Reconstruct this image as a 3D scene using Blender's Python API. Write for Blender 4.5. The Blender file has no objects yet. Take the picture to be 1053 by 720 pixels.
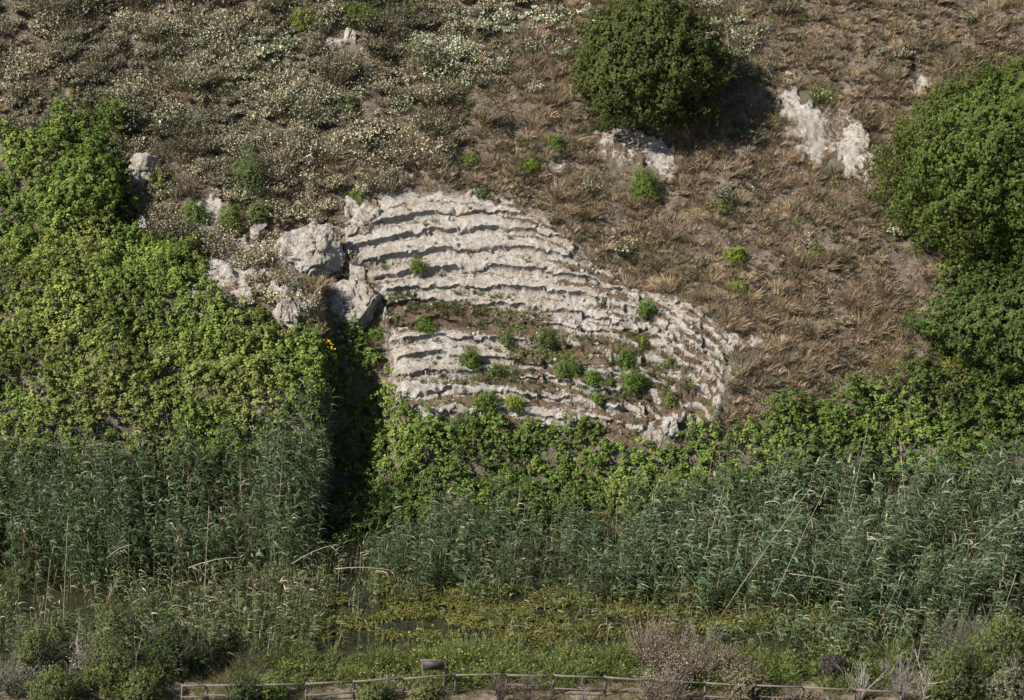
import bpy, bmesh, math, random
import numpy as np
from mathutils import Vector
rs = np.random.RandomState(11); random.seed(5)
R = math.radians
S = bpy.context.scene
COL = S.collection
# ---------------------------------------------------------------- camera, sky, sun, exposure
PITCH = R(28); FPX = 2500.0
T0 = np.array([0.0, 6.14, 4.0])
CAM = T0 + 100*np.array([0, -math.cos(PITCH), math.sin(PITCH)])
FW = np.array([0, math.cos(PITCH), -math.sin(PITCH)]); UP = np.array([0, math.sin(PITCH), math.cos(PITCH)])
cd = bpy.data.cameras.new('camera'); cam = bpy.data.objects.new('camera', cd); COL.objects.link(cam)
cam.location = CAM; cam.rotation_euler = (math.pi/2-PITCH, 0, 0)
cd.sensor_width = 36; cd.lens = 36*FPX/1053; cd.clip_start = 1; cd.clip_end = 3000
S.camera = cam
EL = R(46); AZ = R(23)
w = bpy.data.worlds.new('World'); S.world = w; w.use_nodes = True
nt = w.node_tree; sky = nt.nodes.new('ShaderNodeTexSky'); sky.sky_type = 'NISHITA'; sky.sun_disc = False
sky.sun_elevation = EL; sky.sun_rotation = R(270)-AZ
nt.links.new(sky.outputs[0], nt.nodes['Background'].inputs[0]); nt.nodes['Background'].inputs[1].default_value = 0.058
sd = bpy.data.lights.new('sun', 'SUN'); sd.energy = 5.0; sd.angle = R(0.5); sd.color = (1, .95, .88)
so = bpy.data.objects.new('sun', sd); COL.objects.link(so)
sdir = Vector((-math.cos(EL)*math.cos(AZ), -math.cos(EL)*math.sin(AZ), math.sin(EL)))
so.rotation_euler = sdir.to_track_quat('Z', 'Y').to_euler(); so.location = (-40, 0, 60)
S.view_settings.view_transform = 'Standard'; S.view_settings.look = 'None'
S.view_settings.exposure = 0.88; S.view_settings.gamma = 1
# ---------------------------------------------------------------- numeric helpers
def hsh(ix, iy, iz, seed):
    h = (ix.astype(np.int64)*374761393 + iy.astype(np.int64)*668265263 + iz.astype(np.int64)*2147483647 + seed*974634777) & 0xffffffff
    h = ((h ^ (h >> 13))*1274126177) & 0xffffffff
    h = ((h ^ (h >> 16))*2246822519) & 0xffffffff
    return ((h ^ (h >> 15)) & 0xffffff)/float(0xffffff)
def vn(x, y, z=None, seed=0):
    x = np.asarray(x, float); y = np.asarray(y, float)
    z = np.zeros_like(x) if z is None else np.asarray(z, float)
    ix, iy, iz = np.floor(x), np.floor(y), np.floor(z)
    fx, fy, fz = x-ix, y-iy, z-iz
    fx, fy, fz = [f*f*(3-2*f) for f in (fx, fy, fz)]
    g = lambda a, b, c: hsh(ix+a, iy+b, iz+c, seed)
    l = lambda a, b, t: a+(b-a)*t
    return l(l(l(g(0,0,0), g(1,0,0), fx), l(g(0,1,0), g(1,1,0), fx), fy),
             l(l(g(0,0,1), g(1,0,1), fx), l(g(0,1,1), g(1,1,1), fx), fy), fz)*2-1
def fbm(x, y, z=None, o=4, seed=0):
    s = 0; a = .5; f = 1
    for i in range(o):
        s = s + a*vn(np.asarray(x)*f+i*13.7, np.asarray(y)*f-i*7.1, None if z is None else np.asarray(z)*f, seed+i); a *= .5; f *= 2.03
    return s
def ss(a, b, x):
    t = np.clip((np.asarray(x, float)-a)/(b-a), 0, 1); return t*t*(3-2*t)
def proj(x, y, z):
    dx, dy, dz = x-CAM[0], y-CAM[1], z-CAM[2]
    zc = dy*FW[1]+dz*FW[2]; v = dy*UP[1]+dz*UP[2]
    return 526.5+FPX*dx/zc, 360-FPX*v/zc
def polydist(px, py, P):       # signed pixel distance, negative inside
    px = np.asarray(px, float); py = np.asarray(py, float)
    ins = np.zeros(px.shape, bool); d = np.full(px.shape, 1e9)
    n = len(P)
    for i in range(n):
        x0, y0 = P[i]; x1, y1 = P[(i+1) % n]
        c = ((y0 > py) != (y1 > py)) & (px < (x1-x0)*(py-y0)/((y1-y0) if y1 != y0 else 1e-9)+x0)
        ins ^= c
        ex, ey = x1-x0, y1-y0
        t = np.clip(((px-x0)*ex+(py-y0)*ey)/(ex*ex+ey*ey), 0, 1)
        d = np.minimum(d, np.hypot(px-x0-t*ex, py-y0-t*ey))
    return np.where(ins, -d, d)
# ---------------------------------------------------------------- terrain
def base(x, y):
    x = np.asarray(x, float); y = np.asarray(y, float)
    yy = y + .5
    z = np.where(yy > 0, .65*yy*ss(0, 3.0, yy), 0)
    z = z - .33*np.maximum(yy-24, 0) - .27*np.maximum(yy-40, 0)
    z = z - .05*np.maximum(yy-60, 0)*0
    # bank at the left, hollow beside it, bowl and right-hand spur
    z = z + 1.9*ss(-3.5, 2.5, y)*(1-ss(6, 10.5, y))*(1-ss(-7.9, -7.2, x))*ss(-40, -22, x)
    z = z - 1.7*ss(-1, 3, y)*(1-ss(4.5, 8.0, y))*ss(-7.9, -7.1, x)*(1-ss(-5.9, -4.2, x))
    z = z + .9*np.exp(-((x-9.0)/3.2)**2-((y-5.5)/4)**2)
    z = z - .5*np.exp(-((x-0)/4.5)**2-((y-6.5)/4)**2)
    z = np.where(y < 0, z + 0, z)
    # marsh basin
    z = z - .45*ss(-9.9, -8.5, y)*(1-ss(-2.2, -.6, y))*(.75+.25*vn(x*.3, y*.3, seed=4))
    return z
ROCK = [(357,262),(352,240),(366,216),(395,203),(450,194),(500,203),(556,220),(584,250),(598,272),(640,290),(690,306),(722,322),(752,346),
        (757,372),(748,400),(738,424),(706,446),(688,458),(650,462),(612,450),(572,452),(535,447),(500,452),(470,460),(440,444),(418,424),(402,396),(394,372),(393,340),(386,322),(392,300),(372,286)]
RX = [330, 360,400,450,500,550,600,650,700,745,790]
ROWS = [[240,232,213,209,210,214,222,250,285,318,345],
        [256,246,236,226,223,229,245,270,303,334,360],
        [273,263,252,245,242,244,262,285,316,345,372],
        [290,280,274,266,262,265,275,299,329,358,384],
        [303,294,290,286,282,285,292,309,341,371,396],
        [316,308,304,301,303,306,312,325,352,383,407],
        [330,322,318,313,318,323,330,343,364,394,418],
        [355,345,342,338,336,338,344,357,378,406,428],
        [375,365,360,350,357,362,366,377,394,416,438],
        [390,382,378,369,375,380,384,396,408,428,448],
        [406,398,393,387,384,392,402,412,424,440,460],
        [428,420,415,408,406,412,420,432,440,455,475],
        [448,440,436,430,428,432,440,448,457,468,488]]
def cast(px, py, surf, it=46):
    px = np.asarray(px, float); py = np.asarray(py, float)
    d = FW[None, :] + ((px-526.5)/FPX)[:, None]*np.array([1., 0, 0]) + (-(py-360)/FPX)[:, None]*UP[None, :]
    lo = np.full(px.shape, 60.0); hi = np.full(px.shape, 60.0)
    t = 60.0; done = np.zeros(px.shape, bool)
    while t < 170:
        P = CAM+d*t; below = (P[:, 2] < surf(P[:, 0], P[:, 1])) & ~done
        hi[below] = t; lo[below] = t-.25; done |= below; t += .25
    for _ in range(22):
        m = (lo+hi)/2; P = CAM+d*m[:, None]; b = P[:, 2] < surf(P[:, 0], P[:, 1])
        hi = np.where(b, m, hi); lo = np.where(b, lo, m)
    return CAM+d*hi[:, None]
xw = np.linspace(-9.5, 11.5, 420)
YK = []
for i, r in enumerate(ROWS):
    pxs = np.linspace(330, 790, 231); pys = np.interp(pxs, RX, r)
    k = np.ones(17)/17; pp = np.pad(pys, 8, mode='edge'); pys = np.convolve(pp, k, 'valid')
    P = cast(pxs, pys, base)
    YK.append(np.interp(xw, P[:, 0], P[:, 1]))
YK = np.array(YK)[::-1]          # bottom row first
for i in range(1, len(YK)): YK[i] = np.maximum(YK[i], YK[i-1]+.22)
NR = len(YK)
def rockd(x, y, b=None):
    if b is None: b = base(x, y)
    px, py = proj(x, y, b)
    px = px + 22*fbm(x*1.1, y*1.1, seed=40); py = py + 16*fbm(x*1.3, y*1.3, seed=50)
    return polydist(px, py, ROCK)
def rowidx(x, y):
    x = np.asarray(x, float); y = np.asarray(y, float)
    wob = (.20+.45*ss(3, 6, x)+.25*ss(6, 4, y))*fbm(x*.55, y*.45, seed=3)+(.02+.10*ss(2.0, 5.5, x)+.05*ss(6.5, 4, y))*fbm(x*2.4, y*1.2, seed=8)
    brk_ = ss(1.5, 4.5, x)*.8+.55*ss(7.0, 4.5, y)*ss(-6, -3, x)+.12
    jx = x*.75+.5*fbm(y*.9, x*.3, seed=180); jy = y*.8+.3*fbm(x*.5, y*.3, seed=181)
    wob = wob+brk_*.42*(hsh(np.floor(jx), np.floor(jy), np.zeros(x.shape), 33)-.5)+brk_*.16*(hsh(np.floor(jx*2.6), np.floor(jy*1.7), np.zeros(x.shape), 34)-.5)
    yy = y+np.clip(wob, -.6, .6)
    k = np.zeros(x.shape, int)-1; lo = np.full(x.shape, -50.); hi = np.full(x.shape, 50.)
    for i in range(NR):
        yk = np.interp(x, xw, YK[i]); m = yy >= yk
        k[m] = i; lo = np.where(m, yk, lo); hi = np.where(~m & (hi > 49), yk, hi)
    return k, lo, hi, yy
def terrace(x, y, b):
    # contours rows: the foot of riser i is at YK[i]; riser rises just behind it, tread follows
    k, lo, hi, yy = rowidx(x, y)
    inside = (k >= 0) & (k < NR-1)
    t = np.clip((yy-lo)/np.maximum(hi-lo, .05), 0, 1)
    zl = base(x, lo); zh = base(x, hi)
    er = fbm(x*.7+3, y*.7, seed=21)+.9*np.clip(fbm(x*.5+9, y*.9, seed=23), 0, 1)*ss(2, 5, x)+.30*ss(2.5, 6, x)+.15*ss(6.5, 3.5, y)-.1   # how worn each stretch is
    rw = .10+.2*ss(-.05, .5, er)              # riser width as a share of the step
    wz = ss(2, 5, x)+ss(7, 4.5, y)*.8; tilt = np.clip(.25+.2*ss(0, .5, er)+.45*wz*ss(.05, .45, fbm(x*.45+2, y*.8, seed=28)), 0, .95)
    zt = zl+(zh-zl)*((1-tilt)*ss(0, 1, t/rw)+tilt*t)
    # broken front edge and hollow against the next riser
    brk = fbm(x*1.3, y*.6, seed=26); zt = zt - (zh-zl)*.35*ss(.12, .3, brk)*np.exp(-((t-.16)/.16)**2)
    return np.where(inside, zt, b)
def H(x, y):
    x = np.asarray(x, float); y = np.asarray(y, float)
    b = base(x, y)
    m = (x > -9.3) & (x < 11.3) & (y > -1) & (y < 15)
    z = b.copy()
    slope = ss(0, 4, y)
    rough = .45*fbm(x*.22, y*.22, seed=60)*slope + (.08+.34*slope)*fbm(x*1.0, y*1.0, seed=66)
    wt = np.zeros_like(z)
    if m.any():
        xm, ym, bm_ = x[m], y[m], b[m]
        d = rockd(xm, ym, bm_)
        wt_ = 1-ss(-6, 5, d)
        zt = terrace(xm, ym, bm_)
        rid = 1-np.abs(fbm(xm*2.2, ym*2.2, seed=31))*2.2
        wr = .38+.32*ss(2, 6, xm)+.3*ss(6.5, 3.5, ym)
        zt = zt+.16*wr*fbm(xm*1.3, ym*2.0, seed=70)+.10*wr*fbm(xm*4, ym*5, seed=75)+.07*wr*rid+.06*fbm(xm*10, ym*10, o=3, seed=78)
        kr = rowidx(xm, ym)[0]; wx_ = xm*1.7+.9*fbm(xm*1.2, ym*1.2, seed=130); wy_ = ym*2.4+.9*fbm(xm*1.3, ym*1.3, seed=131)
        blk = hsh(np.floor(wx_), np.floor(wy_), kr.astype(float), 9)-.5; ed = np.minimum(wx_-np.floor(wx_), 1-(wx_-np.floor(wx_)))
        blk2 = hsh(np.floor(wx_*2.7), np.floor(wy_*2.3), kr.astype(float), 19)-.5
        zt = zt+wr*(.13*blk+.075*blk2)-.05*wr*np.exp(-(ed/.05)**2)
        z[m] = bm_*(1-wt_)+zt*wt_+.08*wt_; wt[m] = wt_
    return z+rough*(1-wt)
def build_mesh(name, V, F, cols=None, mat=None, parent=None, smooth=False, origin=None, attrs=None):
    V = np.asarray(V, float); F = np.asarray(F, np.int64)
    if origin is None: origin = np.zeros(3) if parent is None else np.array(parent.location)
    me = bpy.data.meshes.new(name)
    n, f, k = len(V), len(F), F.shape[1]
    me.vertices.add(n); me.vertices.foreach_set('co', (V-origin).astype(np.float32).ravel())
    me.loops.add(f*k); me.loops.foreach_set('vertex_index', F.astype(np.int32).ravel())
    me.polygons.add(f); me.polygons.foreach_set('loop_start', np.arange(0, f*k, k, dtype=np.int32))
    me.polygons.foreach_set('loop_total', np.full(f, k, np.int32))
    if smooth: me.polygons.foreach_set('use_smooth', np.ones(f, bool))
    me.update(calc_edges=True)
    if cols is not None:
        ca = me.color_attributes.new('Col', 'FLOAT_COLOR', 'POINT')
        ca.data.foreach_set('color', np.c_[cols, np.ones(n)].astype(np.float32).ravel())
    for an, av in (attrs or {}).items():
        a = me.attributes.new(an, 'FLOAT', 'POINT'); a.data.foreach_set('value', av.astype(np.float32))
    if mat: me.materials.append(mat)
    o = bpy.data.objects.new(name, me); COL.objects.link(o)
    if parent: o.parent = parent
    else: o.location = origin
    return o
def tag(o, label=None, cat=None, group=None, kind=None):
    for k, v in (('label', label), ('category', cat), ('group', group), ('kind', kind)):
        if v: o[k] = v
    return o
def empty(name, loc):
    o = bpy.data.objects.new(name, None); COL.objects.link(o); o.location = loc; o.empty_display_size = .3; return o
# ---------------------------------------------------------------- materials
def mat(name):
    m = bpy.data.materials.new(name); m.use_nodes = True; return m, m.node_tree, m.node_tree.nodes['Principled BSDF']
def noise(nt, sc, det=6, rough=.6, co=None):
    n = nt.nodes.new('ShaderNodeTexNoise'); n.inputs['Scale'].default_value = sc; n.inputs['Detail'].default_value = det; n.inputs['Roughness'].default_value = rough
    if co: nt.links.new(co, n.inputs['Vector'])
    return n.outputs[0]
def ramp(nt, src, stops):
    r = nt.nodes.new('ShaderNodeValToRGB'); e = r.color_ramp.elements
    while len(e) < len(stops): e.new(.5)
    for i, (p, c) in enumerate(stops): e[i].position = p; e[i].color = (*c, 1) if len(c) == 3 else c
    nt.links.new(src, r.inputs[0]); return r.outputs[0]
def mix(nt, f, a, b, mode='MIX'):
    n = nt.nodes.new('ShaderNodeMix'); n.data_type = 'RGBA'; n.blend_type = mode
    if isinstance(f, (int, float)): n.inputs[0].default_value = f
    else: nt.links.new(f, n.inputs[0])
    for s, i in ((a, 6), (b, 7)):
        if isinstance(s, tuple): n.inputs[i].default_value = (*s, 1)
        else: nt.links.new(s, n.inputs[i])
    return n.outputs[2]
def math_(nt, op, a, b=None):
    n = nt.nodes.new('ShaderNodeMath'); n.operation = op
    for s, i in ((a, 0), (b, 1)):
        if s is None: continue
        if isinstance(s, (int, float)): n.inputs[i].default_value = s
        else: nt.links.new(s, n.inputs[i])
    return n.outputs[0]
def geo(nt): return nt.nodes.new('ShaderNodeNewGeometry').outputs['Position']
def bump(nt, b, h, st, dist=.05):
    n = nt.nodes.new('ShaderNodeBump'); n.inputs['Strength'].default_value = st; n.inputs['Distance'].default_value = dist
    nt.links.new(h, n.inputs['Height']); nt.links.new(n.outputs[0], b.inputs['Normal'])
def leafmat(name, trans=.25, rough=.5, spec=.3):
    m, nt, b = mat(name)
    a = nt.nodes.new('ShaderNodeAttribute'); a.attribute_name = 'Col'
    nt.links.new(a.outputs['Color'], b.inputs['Base Color']); b.inputs['Roughness'].default_value = rough
    b.inputs['Specular IOR Level'].default_value = spec
    if trans > 0:
        t = nt.nodes.new('ShaderNodeBsdfTranslucent'); mx = nt.nodes.new('ShaderNodeMixShader'); mx.inputs[0].default_value = trans
        c = mix(nt, 1.0, a.outputs['Color'], (1.25, 1.2, .6), 'MULTIPLY')
        nt.links.new(c, t.inputs['Color'])
        nt.links.new(b.outputs[0], mx.inputs[1]); nt.links.new(t.outputs[0], mx.inputs[2])
        nt.links.new(mx.outputs[0], nt.nodes['Material Output'].inputs[0])
    return m
M_leaf = leafmat('green_leaf', .28, .6, .15)
M_gloss = leafmat('leathery_leaf', .15, .6, .15)
M_reed = leafmat('reed_leaf', .28, .5, .25)
M_dry = leafmat('dry_stem', .12, .8, .1)
M_wood = leafmat('bare_wood', 0, .85, .1)
def limestone(name, soilattr):
    m, nt, b = mat(name); P = geo(nt)
    c = ramp(nt, noise(nt, .9, 8, .65, P), [(.30, (.34, .295, .24)), (.45, (.50, .455, .39)), (.62, (.55, .52, .465))])
    # grey weathering and small dark pits
    g = ramp(nt, noise(nt, 3.2, 8, .72, P), [(.44, (0, 0, 0)), (.62, (1, 1, 1))])
    c = mix(nt, math_(nt, 'MULTIPLY', g, .7), c, (.27, .255, .235))
    d = ramp(nt, noise(nt, 13, 5, .7, P), [(.54, (0, 0, 0)), (.62, (1, 1, 1))])
    c = mix(nt, math_(nt, 'MULTIPLY', d, .75), c, (.13, .11, .09))
    s = ramp(nt, noise(nt, 1.7, 6, .7, P), [(.5, (0, 0, 0)), (.64, (1, 1, 1))])
    c = mix(nt, math_(nt, 'MULTIPLY', s, .45), c, (.36, .25, .16))
    if soilattr:
        a = nt.nodes.new('ShaderNodeAttribute'); a.attribute_name = 'soil'
        sn = math_(nt, 'ADD', a.outputs['Fac'], math_(nt, 'MULTIPLY', math_(nt, 'SUBTRACT', noise(nt, 5, 8, .75, P), .5), 2.2))
        f = ramp(nt, sn, [(.42, (0, 0, 0)), (.6, (1, 1, 1))])
        sc = ramp(nt, noise(nt, 9, 4, .7, P), [(.35, (.075, .055, .038)), (.6, (.19, .135, .09))])
        c = mix(nt, f, c, sc)
    nt.links.new(c, b.inputs['Base Color']); b.inputs['Roughness'].default_value = .95; b.inputs['Specular IOR Level'].default_value = .15
    h = math_(nt, 'ADD', noise(nt, 9, 10, .85, P), math_(nt, 'MULTIPLY', noise(nt, 28, 4, .7, P), .5))
    bump(nt, b, h, 1.0, .13)
    return m
M_seat = limestone('weathered_limestone_steps', True)
M_rock = limestone('weathered_limestone', False)
def soilmat():
    m, nt, b = mat('dry_soil'); P = geo(nt)
    c = ramp(nt, noise(nt, 1.4, 8, .7, P), [(.3, (.07, .058, .045)), (.5, (.135, .11, .083)), (.68, (.22, .185, .145))])
    st = ramp(nt, noise(nt, 6, 6, .8, P), [(.60, (0, 0, 0)), (.66, (1, 1, 1))])
    c = mix(nt, math_(nt, 'MULTIPLY', st, .6), c, (.33, .28, .23))
    a = nt.nodes.new('ShaderNodeAttribute'); a.attribute_name = 'damp'
    c = mix(nt, a.outputs['Fac'], c, (.03, .032, .018))
    a2 = nt.nodes.new('ShaderNodeAttribute'); a2.attribute_name = 'stony'
    sf = ramp(nt, math_(nt, 'ADD', a2.outputs['Fac'], math_(nt, 'MULTIPLY', math_(nt, 'SUBTRACT', noise(nt, 4, 9, .8, P), .5), 2.4)), [(.5, (0, 0, 0)), (.75, (1, 1, 1))])
    c = mix(nt, math_(nt, 'MULTIPLY', sf, .8), c, (.36, .315, .26))
    nt.links.new(c, b.inputs['Base Color']); b.inputs['Roughness'].default_value = 1; b.inputs['Specular IOR Level'].default_value = .1
    bump(nt, b, noise(nt, 8, 8, .75, P), 1.0, .14); return m
M_soil = soilmat()
# ---------------------------------------------------------------- ground sheet and theatre from one height grid
def lines(segs):
    out = [segs[0][0]]
    for a, b, st in segs:
        n = max(1, int(round((b-a)/st))); out += list(np.linspace(a, b, n+1)[1:])
    return np.array(out)
gx = lines([(-900,-120,60),(-120,-30,6),(-30,-8.6,.13),(-8.6,10.4,.05),(10.4,30,.13),(30,120,6),(120,900,60)])
gy = lines([(-900,-100,50),(-100,-22,4),(-22,-.2,.14),(-.2,13.6,.028),(13.6,28,.13),(28,80,3),(80,900,60)])
GX, GY = np.meshgrid(gx, gy); nx, ny = len(gx), len(gy)
Z = H(GX.ravel(), GY.ravel()).reshape(GX.shape)
# horizontal weathering inside the rock so that risers are not straight walls
V = np.c_[GX.ravel(), GY.ravel(), Z.ravel()]
ii = np.arange(nx*ny).reshape(ny, nx)
F = np.stack([ii[:-1, :-1], ii[:-1, 1:], ii[1:, 1:], ii[1:, :-1]], -1).reshape(-1, 4)
fc = V[F].mean(1)
inr = (fc[:, 0] > -9.3) & (fc[:, 0] < 11.3) & (fc[:, 1] > -1) & (fc[:, 1] < 15)
isrock = np.zeros(len(F), bool); fk = np.zeros(len(F), int)
isrock[inr] = rockd(fc[inr, 0], fc[inr, 1]) < 0
kk, lo_, hi_, yy_ = rowidx(fc[inr, 0], fc[inr, 1]); fk[inr] = kk
for k in range(NR-1, -2, -1):
    q = np.flatnonzero(isrock & (fk == k))
    if len(q) < 30: continue
    lab = np.full(len(V), len(V)); fl_ = F[q]; lab[np.unique(fl_)] = np.unique(fl_)
    while True:
        mn = lab[fl_].min(1); old = lab.copy()
        for c_ in range(4): np.minimum.at(lab, fl_[:, c_], mn)
        lab[np.unique(fl_)] = lab[lab[np.unique(fl_)]]
        if (lab == old).all(): break
    root_ = lab[fl_[:, 0]]; u_, cnt = np.unique(root_, return_counts=True)
    fk[q[root_ != u_[cnt.argmax()]]] = k-1
    if k == -1: isrock[q[root_ != u_[cnt.argmax()]]] = False
dn = np.zeros(len(V)); m = (np.abs(V[:, 0]) < 11.5) & (V[:, 1] > -1) & (V[:, 1] < 15)
w_ = 1-ss(-8, 0, rockd(V[m, 0], V[m, 1]))
k_, l_, h_, y_ = rowidx(V[m, 0], V[m, 1]); tt = (y_-l_)/np.maximum(h_-l_, .05)      # undercut at the foot of each riser
uc = np.where((k_ >= 0) & (k_ < NR-1), .11*np.exp(-((tt-.05)/.035)**2)-.07*np.exp(-((tt-.15)/.06)**2), 0)*(1-.25*ss(3, 7, V[m, 0]))
V[m, 1] += w_*(uc+.05*fbm(V[m, 0]*3.5, V[m, 1]*2, seed=90)+.04*fbm(V[m, 0]*9, V[m, 1]*4, seed=95))
def sub(mask):
    f = F[mask]; u, inv = np.unique(f.ravel(), return_inverse=True); return V[u], inv.reshape(-1, 4), u
_px, _py = proj(V[:, 0], V[:, 1], V[:, 2]); _d = polydist(_px, _py, ROCK)
stony = .12+.42*np.exp(-np.maximum(_d, 0)/16)+.22*np.exp(-((_px-660)/90)**2-((_py-270)/40)**2)+.2*np.exp(-((_px-260)/70)**2-((_py-225)/25)**2)
damp = ss(1.5, -1.5, V[:, 1])*ss(-14.2, -12.5, V[:, 1])*.95+.0
gv, gf, gu = sub(~isrock)
tag(build_mesh('ground', gv, gf, mat=M_soil, smooth=True, attrs={'damp': np.clip(damp[gu], 0, 1), 'stony': stony[gu]}), kind='structure')
# soil pockets on the theatre (where earth has gathered on the steps)
ppx, ppy = proj(V[:, 0], V[:, 1], V[:, 2])
def blob(cx, cy, rx, ry): return np.exp(-((ppx-cx)/rx)**2-((ppy-cy)/ry)**2)
wband = blob(405, 322, 30, 11)+blob(470, 326, 50, 10)+blob(530, 338, 35, 10)+.6*blob(590, 362, 40, 10)+.6*blob(545, 372, 25, 12)
soil = .18+.9*wband+.75*blob(425, 322, 50, 12)+.6*blob(510, 333, 55, 9)+.42*blob(590, 362, 70, 17)+.4*blob(540, 395, 60, 12)+.35*blob(480, 425, 60, 14)+.3*blob(650, 350, 30, 14)\
    +.35*blob(720, 380, 28, 22)+.3*blob(560, 225, 40, 14)+.35*blob(665, 405, 50, 10)+.2*blob(420, 262, 35, 5)+.35*blob(660,425,40,9)+.3*blob(405, 320, 25, 18)
soil -= .14*blob(480, 250, 110, 35)
kA, lA, hA, yA = rowidx(V[:, 0], V[:, 1]); tA = np.clip((yA-lA)/np.maximum(hA-lA, .05), 0, 1)
Rg = np.clip(fbm(V[:, 0]*.8+4, V[:, 1]*1.1, seed=172)*1.6+.75, .1, 1.2)*np.clip(ss(540, 660, ppx)*.9+ss(330, 380, ppy)*.55*ss(430,500,ppx), 0, 1)*(.55+.9*np.clip(.5+fbm(V[:, 0]*.9, V[:, 1]*.9, seed=170)*1.5, 0, 1))
soil = soil+.75*Rg*ss(.28, .45, tA)-.25*Rg*ss(.34, .2, tA)
soil = soil+.42*ss(.45, .98, tA)*ss(-.25, .25, fbm(V[:, 0]*.8, V[:, 1]*.8, seed=120))-.18*ss(.4, .1, tA)-.02+.2*(vn(V[:, 0]*.7, V[:, 1]*.7, seed=160))*ss(520, 600, ppx)+.3*np.exp(-np.abs(polydist(ppx, ppy, ROCK))/12)
th = empty('rock_cut_theatre', (0.5, 5.5, 3.6))
tag(th, 'ruined rock cut theatre, curved tiers of pale limestone seats in the middle', 'ancient theatre')
for k in range(-1, NR):
    sel = isrock & (fk == k)
    if sel.sum() < 30: continue
    v_, f_, u_ = sub(sel)
    build_mesh('seat_row', v_, f_, mat=M_seat, parent=th, smooth=False, attrs={'soil': soil[u_]})
# water of the marsh
m, nt, b = mat('marsh_water'); b.inputs['Base Color'].default_value = (.022, .024, .012, 1); b.inputs['Roughness'].default_value = .3; b.inputs['Specular IOR Level'].default_value = .25
bump(nt, b, noise(nt, 6, 3, .5, geo(nt)), .1, .02)
wx = np.linspace(-60, 60, 61); wv = np.array([(x, y, -.27) for y in (-11.2, -6, -.9) for x in wx])
wi = np.arange(183).reshape(3, 61); wf = np.stack([wi[:-1, :-1], wi[:-1, 1:], wi[1:, 1:], wi[1:, :-1]], -1).reshape(-1, 4)
tag(build_mesh('water', wv, wf, mat=m), kind='structure')
# trodden path behind the fence
def at(px, py):
    d = FW+np.array([(px-526.5)/FPX, 0, 0])-UP*(py-360)/FPX
    t = np.arange(70, 140, .25)
    for _ in range(3):
        Q = CAM+d*t[:, None]; k = int(np.argmax(Q[:, 2] < H(Q[:, 0], Q[:, 1]))); t = np.linspace(t[max(k-1, 0)], t[k], 20)
    return CAM+d*t[-1]
pxs = np.linspace(-40, 1090, 120)
pc = np.stack([at(a, b) for a, b in ((x, 716) for x in pxs)])
pv = []; 
for i, c in enumerate(pc):
    for j, o in enumerate(np.linspace(-1.0, .75, 8)):
        x, y = c[0], c[1]+o+.2*math.sin(i*.3)
        pv.append((x, y, float(H(x, y))+.045*(1-abs(j-3.5)/3.5)-.0*0))
pv = np.array(pv); pi_ = np.arange(len(pv)).reshape(-1, 8)
pf = np.stack([pi_[:-1, :-1], pi_[1:, :-1], pi_[1:, 1:], pi_[:-1, 1:]], -1).reshape(-1, 4)
m, nt, b = mat('trodden_earth'); P = geo(nt)
nt.links.new(ramp(nt, noise(nt, 3, 8, .75, P), [(.3, (.09, .07, .05)), (.65, (.21, .165, .12))]), b.inputs['Base Color']); b.inputs['Roughness'].default_value = 1
bump(nt, b, noise(nt, 9, 8, .7, P), .8, .06)
tag(build_mesh('path', pv, pf, mat=m, smooth=True), kind='structure')
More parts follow.
